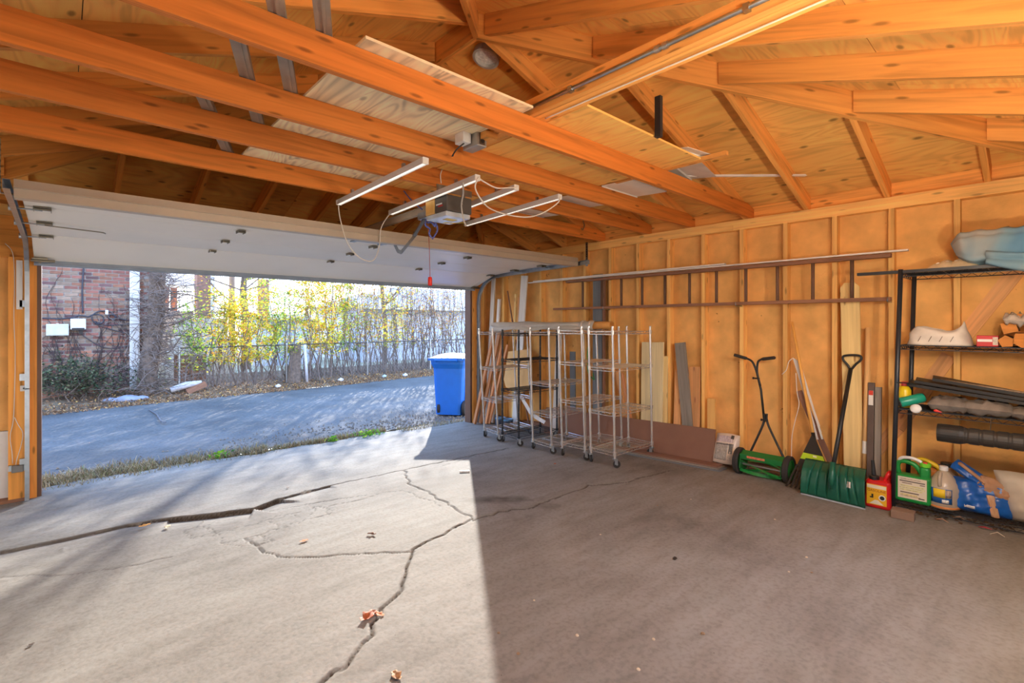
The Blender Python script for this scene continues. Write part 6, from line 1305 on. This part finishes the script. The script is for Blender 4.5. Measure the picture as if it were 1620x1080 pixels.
# bare tree whose branches shade the apron
def bare_tree(x, y, h, seed, label, r0=.13):
    r_ = random.Random(seed); t = thing('bare_tree', label, 'tree', (x, y, gz(x, y)), 'bare trees beyond the hedge'); tb, bb_ = MB(), MB()
    pts = [V((x, y, -.05)), V((x+.05, y, h*.25)), V((x-.05, y+.05, h*.5)), V((x+.1, y, h*.75)), V((x+.05, y, h))]; sp_ = smooth_path(pts, 4); tb.tube(sp_, [r0*(1-.8*i/len(sp_)) for i in range(len(sp_))], 8); tb.build('trunk', M['bark'], t, smooth=True)
    for k in range(26):
        f = r_.uniform(.35, 1); s_ = sp_[int(f*(len(sp_)-1))]; a = r_.uniform(0, 6.28); L = h*r_.uniform(.18, .38)*(1.2-f*.5); e = s_+V((math.cos(a)*L, math.sin(a)*L, L*r_.uniform(.3, 1.0))); m_ = s_.lerp(e, .5)+V((0, 0, -.06*L)); bb_.tube([s_, m_, e], [.035*(1.2-f), .02, .006], 5, caps=False)
        for q in range(7):
            b0 = m_.lerp(e, r_.uniform(-.3, 1)); d = V((r_.gauss(0, 1), r_.gauss(0, 1), r_.gauss(.4, .7))).normalized()*L*.45; bb_.tube([b0, b0+d*.6+V((0, 0, .02)), b0+d], [.009, .006, .002], 4, caps=False)
            for w in range(3): b1 = b0+d*r_.uniform(.3, 1); bb_.tube([b1, b1+V((r_.gauss(0, .25), r_.gauss(0, .25), r_.gauss(.1, .2)))], [.004, .0015], 3, caps=False)
    bb_.build('branches', M['bark'], t)
bare_tree(8.5, 16.1, 5.9, 5, 'bare tree behind the hedge above the blue bin', .10)
p = at(388, 500, Y=17.6); bare_tree(p.x, 17.6, 5.3, 6, 'bare tree behind the hedge above the yellow shrubs', .16)
# ================================================================== FAR BUILDINGS
sidm = plain('pale_siding', (214, 220, 232), .7, var=.04); roofm = plain('grey_shingle', (150, 150, 164), .85, var=.12, scale=3)
ng = thing('neighbour_garage', 'pale sided garage with a grey roof beyond the right of the hedge', 'building', (13, 17.6, 0))
b = MB(); b.bb(8.4, 17.5, 17.6, 23, 0, 2.3); b.build('wall', sidm, ng)
for k in range(15): part('siding_board', sidm, ng, (8.38, 17.52, 17.57, 17.595, .15*k+.03, .15*k+.165))
b = MB(); P = [(8.0, 17.1, 2.28), (17.9, 17.1, 2.28), (17.9, 23.5, 2.28), (8.0, 23.5, 2.28)]; b.add([V(q) for q in P]+[V((11.2, 20.3, 3.25)), V((14.7, 20.3, 3.25))], [(3, 2, 1, 0), (0, 1, 5, 4), (1, 2, 5), (2, 3, 4, 5), (3, 0, 4)]); rf = b.build('roof', roofm, ng)
part('fascia', M['white'], ng, (7.98, 17.92, 17.06, 17.1, 2.14, 2.29))
sh = thing('garden_shed', 'low pale shed with a flat blue-grey roof behind the yellow shrubs', 'shed', (6.6, 18.5, 0))
p = at(405, 500, Y=18.5); q = at(480, 500, Y=18.5)
part('wall', sidm, sh, (p.x, q.x+.6, 18.5, 20.5, 0, 1.75)); part('roof', plain('shed_roof', (166, 186, 214), .6), sh, (p.x-.2, q.x+.8, 18.2, 20.8, 1.76, 1.9)); part('door', plain('shed_door', (178, 190, 206), .6), sh, (p.x+.5, p.x+1.3, 18.47, 18.499, .1, 1.65)); part('fascia', M['white'], sh, (p.x-.21, q.x+.81, 18.17, 18.199, 1.74, 1.92))
po = thing('porch', 'small porch with a white gabled roof and orange posts beyond the tree', 'porch', (4.6, 21.5, 0))
a, c = at(258, 452, Y=21.5), at(300, 450, Y=21.5)
part('deck', plain('porch_deck', (178, 150, 126), .7), po, (a.x-.6, c.x+.1, 21.3, 23.2, .0, at(270, 492, Y=21.5).z))
zt_ = at(280, 455, Y=21.5).z; zb_ = at(270, 492, Y=21.5).z; om = plain('porch_post', (206, 120, 76), .6)
for u in (262, 275): q = at(u, 470, Y=21.5); part('post', om, po, (q.x-.09, q.x+.09, 21.42, 21.6, zb_, zt_))
b = MB(); zr0 = at(298, 448, Y=21.5).z; b.add([V(q) for q in ((a.x-.6, 21.1, zr0-.1), (c.x+.25, 21.1, zr0-.1), (c.x+.25, 23.3, zr0-.1), (a.x-.6, 23.3, zr0-.1), (a.x-.6, 21.1, zr0+.9), (c.x+.25, 21.1, zr0+.1), (c.x+.25, 23.3, zr0+.1), (a.x-.6, 23.3, zr0+.9))], [(3, 2, 1, 0), (4, 5, 6, 7), (0, 1, 5, 4), (1, 2, 6, 5), (2, 3, 7, 6), (3, 0, 4, 7)]); b.build('roof', M['white'], po)
for k in range(7): x = a.x-.3+k*.25; part('baluster', M['black_metal'], po, (x, x+.02, 21.36, 21.38, zb_, zb_+.7))
part('handrail', M['black_metal'], po, (a.x-.5, c.x+.05, 21.35, 21.39, zb_+.7, zb_+.74))
tw = thing('terrace_wall', 'pale stone terrace steps behind the thin shrubs', 'terrace', (4, 16.5, 0)); stn = plain('pale_stone', (206, 196, 182), .85, var=.12)
for k, (z0, z1, dy) in enumerate(((0, .45, 0), (.45, .8, .25), (.8, 1.15, .5), (1.15, 1.75, .9))):
    a, c = at(262+6*k, 540, Y=16+dy), at(372-4*k, 540, Y=16+dy); x = a.x; n_ = 0
    while x < c.x: w = random.uniform(.45, .75); part('stone', stn, tw, (x, min(x+w-.012, c.x), 16+dy+random.uniform(0, .02), 17.4, z0+.003, z1-.006)); x += w
pil = brickmat('pillar_brick', (170, 126, 106))
for (u, w_, zt_, y, lb_) in ((326, .26, 5.0, 19.5, 'brown brick pillar with white edge standing behind the terrace'), (421, .22, 3.6, 24, 'short distant brick chimney right of the tall pole')):
    q = at(u, 480, Y=y); t = thing('brick_pillar', lb_, 'pillar', (q.x, y, 0)); part('core', pil, t, (q.x-w_, q.x+w_*.5, y, y+.5, 0, zt_)); part('edge_trim', M['white'], t, (q.x+w_*.52, q.x+w_, y, y+.5, 0, zt_))
q = at(367, 480, Y=20); b = MB(); b.tube([(q.x, 20, 0), (q.x, 20, 6.5)], [.11, .09], 10); tag(b.build('utility_pole', wood('pole', (168, 140, 116), .7, .1), smooth=True), 'tall wooden utility pole rising behind the terrace', 'pole')
# pallet and pale log at the bank
pl = thing('wooden_pallet', 'dark slatted wooden pallet standing at the bank behind the leaves', 'pallet', at(300, 600, Y=13.6))
a, c = at(278, 603, Y=13.6), at(324, 560, Y=13.6)
for k in range(7): z = a.z+(c.z-a.z)*k/7; part('slat', M['dark_wood'], pl, (a.x, c.x, 13.58, 13.60, z, z+.075))
for f in (0, .5, 1): x = a.x+(c.x-a.x)*f; part('stringer', M['dark_wood'], pl, (x-.025, x+.025, 13.605, 13.69, a.z, c.z))
b = MB(); a, c = at(270, 617, Y=12.75), at(319, 605, Y=12.75); b.tube([a, a.lerp(c, .5)+V((0, 0, .03)), c], [.06, .075, .05], 10); tag(b.build('pale_log', plain('log_pale', (206, 200, 200), .9, var=.2, scale=20), smooth=True), 'pale weathered log lying on the bank by the pallet', 'log')
b = MB(); a, c = at(296, 622, Y=12.7), at(326, 610, Y=12.7); b.beam(a+V((0, 0, .03)), c+V((0, 0, .05)), .05, .12); tag(b.build('broken_board', M['dark_wood']), 'dark broken board lying beside the pale log', 'board')
for k, (u, v, s_, lb_) in enumerate(((173, 633, .09, 'small grey rock at the alley edge below the bricks'), (200, 632, .16, 'large flat grey rock at the alley edge below the downspout'), (187, 629, .08, 'grey rock between the flat rock and the small one'), (222, 630, .10, 'grey rock at the foot of the ivy tree'))):
    p = at(u, v, Z=.05); b = MB(); r_ = random.Random(k); b.surf(lambda i, q: (p.x+s_*1.4*math.sin(q*3.14)*math.cos(i*6.283)*(1+.15*math.sin(i*19+q*7)), p.y+s_*math.sin(q*3.14)*math.sin(i*6.283), p.z+s_*.55*math.cos(q*3.14)*(1+.1*math.sin(i*12))), 14, 8, cu=True); tag(b.build('rock', plain('rock', (150, 152, 164), .9, var=.2, bump=.5)), lb_, 'rock', 'rocks at the alley edge')
for k, (u, v, cc, s_, lb_) in enumerate(((539, 603, (232, 232, 240), .07, 'white crumpled paper at the far alley edge below the tall shrubs'), (608, 597, (190, 214, 224), .06, 'pale blue litter at the far alley edge'), (641, 595, (214, 214, 222), .07, 'white litter at the far alley edge left of the blue bin'), (440, 613, (226, 226, 226), .06, 'white litter on the bank by the yellow shrubs'))):
    p = at(u, v, Z=.02); b = MB(); b.surf(lambda i, q: (p.x+s_*math.sin(q*3.14)*math.cos(i*6.283)*(1+.3*math.sin(i*31+q*17)), p.y+s_*math.sin(q*3.14)*math.sin(i*6.283)*(1+.3*math.sin(i*23)), p.z+.04+s_*.7*math.cos(q*3.14)*(1+.2*math.sin(i*12))), 10, 7, cu=True); tag(b.build('litter', plain('litter', cc, .6)), lb_, 'litter', 'litter at the far alley edge')
# leaf litter on the bank, grass at the apron
b = MB(); r_ = random.Random(31)
for k in range(7000):
    x = r_.uniform(-1.2, 11); y = edge_y(x)+abs(r_.gauss(0, .55))-.12; add_leaf(b, V((x, y, gz(x, y)+r_.uniform(.01, .05))), r_.uniform(.015, .035), r_)
o = b.build('fallen_leaves', LM['sparse'] if False else leafmat('litter_leaf', [(0, (96, 72, 52)), (.5, (150, 112, 80)), (.85, (190, 150, 110)), (1, (214, 170, 90))], .1)); tag(o, 'dry leaf litter covering the earth bank along the alley', 'leaf litter', kind='stuff')
b = MB(); r_ = random.Random(77)
for k in range(2600):
    x = r_.uniform(-1.2, 6); y = 6.62+abs(r_.gauss(0, .35))*(1.6 if x > 1.6 else .8); sz = r_.uniform(.006, .022); c = V((x, y, -.022)); a = r_.uniform(0, 6.28); ca, sa = math.cos(a)*sz, math.sin(a)*sz
    b.add([c+V((ca, sa, 0)), c+V((-sa, ca, 0)), c-V((ca, sa, 0)), c+V((sa, -ca, 0)), c+V((0, 0, sz*.9))], [(0, 1, 4), (1, 2, 4), (2, 3, 4), (3, 0, 4)])
tag(b.build('gravel_debris', plain('gravel_bits', (128, 118, 104), .9, var=.5, scale=30)), 'loose gravel and debris along the near edge of the alley', 'gravel', kind='stuff')
def grass(name, label, boxes, n, m, hmin, hmax, seed):
    b = MB(); r_ = random.Random(seed)
    for k in range(n):
        (x0, y0, x1, y1, w) = r_.choice(boxes); f = r_.random(); x, y = x0+(x1-x0)*f, max(6.40, y0+(y1-y0)*f+r_.gauss(0, w)); h = r_.uniform(hmin, hmax); a = r_.uniform(0, 6.28); l_ = r_.uniform(.2, 1.2)*h; c = V((x, y, -.03)); d = V((math.cos(a)*l_, math.sin(a)*l_, h)); s_ = V((-math.sin(a), math.cos(a), 0))*.004; q = r_.random()
        b.add([c-s_, c+s_, c+d*.55+V((0, 0, h*.12))+s_*.8, c+d*.55+V((0, 0, h*.12))-s_*.8, c+d], [(0, 1, 2, 3), (3, 2, 4)], [[(q, .5)]*4, [(q, .5)]*3])
    tag(b.build(name, m), label, 'grass', kind='stuff')
dryg = leafmat('dry_grass', [(0, (110, 92, 66)), (.4, (158, 140, 104)), (.8, (184, 168, 132)), (.93, (150, 146, 96)), (1, (110, 130, 66))], .2)
gA, gB, gC = at(60, 772, Z=0), at(250, 738, Z=0), at(425, 708, Z=0)
grass('dry_grass', 'strip of dry straw grass along the apron edge', [(gA.x-.6, gA.y+.12, gB.x, gB.y+.06, .20), (gA.x-.6, gA.y+.30, gB.x, gB.y+.16, .13), (gB.x, gB.y+.05, gC.x, gC.y, .13), (gC.x, gC.y-.1, gC.x+1.6, 6.68, .05)], 8500, dryg, .02, .085, 3)
gD, gE = at(640, 683, Z=0), at(745, 668, Z=0)
grass('dry_grass', 'sparse dry grass and debris at the foot of the blue bin', [(gD.x, gD.y+.1, gE.x+.1, gE.y+.2, .10)], 900, dryg, .02, .07, 4)
grn = leafmat('weed_green', [(0, (70, 130, 40)), (.5, (120, 180, 50)), (1, (180, 214, 70))], .4)
for k, (u, v, n_, r0, lb_) in enumerate(((578, 690, 90, .10, 'bright green weed clump at the middle of the apron edge'), (348, 725, 40, .06, 'small green weed in the dry grass strip'), (775-250, 699, 25, .04, 'tiny green sprout on the apron edge'))):
    p = at(u, v, Z=-.01); t = thing('weed_clump', lb_, 'weed', p, 'weeds at the apron edge'); b = MB(); r_ = random.Random(k)
    for i in range(n_): add_leaf(b, p+V((r_.gauss(0, r0), r_.gauss(0, r0*.6), r_.uniform(.0, .08))), r_.uniform(.015, .035), r_)
    b.build('leaves', grn, t); b = MB()
    for i in range(8): b.tube([p+V((r_.gauss(0, .02), r_.gauss(0, .02), -.02)), p+V((r_.gauss(0, r0), r_.gauss(0, r0*.6), .06))], .002, 4)
    b.build('stems', grn, t)
# ================================================================== BLUE BIN
n1, n2 = V((-.80, -.60, 0)), V((.60, -.80, 0)); B0 = V((4.80, 7.24, -.02))          # corner of the back face, on the verge
bn = thing('recycling_bin', 'blue wheeled recycling bin with lid just outside the right jamb', 'bin', B0+n2*.25-n1*.3)
bb1 = plain('bin_blue', (28, 112, 214), .38, var=.05)
def Lp(a, d, z): return B0+n2*a-n1*d+V((0, 0, z))                                     # a across the back, d depth away from the back
b = MB(); wB, dB, wT, dT = .46, .52, .56, .70
def wallfn(i, k):
    z = .02+.96*k; e = k**1.0; x0, x1 = -.05*e, wB+.05*e; d0, d1 = -.03*e, dB+.16*e
    if k > .84: x0 -= .025*min(1, (k-.84)*12); x1 += .025*min(1, (k-.84)*12); d0 -= .05*min(1, (k-.84)*12); d1 += .025*min(1, (k-.84)*12)
    r = .06; per = [(x0+r, d0), (x1-r, d0), (x1-r*.3, d0+r*.3), (x1, d0+r), (x1, d1-r), (x1-r*.3, d1-r*.3), (x1-r, d1), (x0+r, d1), (x0+r*.3, d1-r*.3), (x0, d1-r), (x0, d0+r), (x0+r*.3, d0+r*.3)]
    q = per[int(round(i*12)) % 12]; return Lp(q[0], q[1], z)
b.surf(wallfn, 12, 24, cu=True); b.add([wallfn(i/12, 0) for i in range(12)], [tuple(range(12))[::-1]]); b.build('body', bb1, bn, smooth=False, solid=.008)
b = MB(); b.surf(lambda i, k: Lp(-.09+(wB+.18)*i, -.10+(dB+.32)*k, 1.0+.055*math.sin(math.pi*min(1, max(0, k)))*math.sin(math.pi*i)**.5+.012*k), 16, 16); b.build('lid', bb1, bn, smooth=True, solid=.012)
b = MB(); 
for q, r in (((-.09, -.10), (wB+.09, -.10)), ((wB+.09, -.10), (wB+.09, dB+.22)), ((wB+.09, dB+.22), (-.09, dB+.22)), ((-.09, dB+.22), (-.09, -.10))): b.beam(Lp(*q, .985), Lp(*r, .985), .02, .04)
b.build('lid_rim', bb1, bn)
b = MB(); b.tube([Lp(.03, -.13, .97), Lp(wB-.03, -.13, .97)], .016, 10); 
for a in (.05, wB-.05): b.beam(Lp(a, -.13, .97), Lp(a, -.02, .93), .03, .03)
b.build('handle_bar', bb1, bn)
for a in (wB+.045, .06):
    Rw = V((0, 0, 1)).rotation_difference(n2).to_matrix(); c = Lp(a, .10, .125)
    b = MB(); b.lathe([(.10, -.025), (.125, -.025), (.13, -.018), (.13, .018), (.125, .025), (.10, .025)], c, Rw, 28); w_ = b.build('wheel', M['rubber'], bn)
    b = MB(); b.lathe([(.02, -.02), (.02, .02)], c, Rw, 12)
    for k in range(8): d = (Rw @ V((math.cos(k*.785), math.sin(k*.785), 0))); b.beam(c, c+d*.105, .02, .016, up=n2)
    b.build('spokes', plain('wheel_grey', (110, 110, 112), .6), w_)
b = MB(); b.tube([Lp(-.05, .10, .125), Lp(wB+.05, .10, .125)], .012, 8); b.build('axle', M['steel'], bn)
b = MB(); b.beam(Lp(wB+.052, .22, .62), Lp(wB+.034, .22, .18), .09, .02, up=n2); b.build('side_panel', bb1, bn, bevel=.01)
for o in bpy.data.objects:
    if '_w' in o: del o['_w']
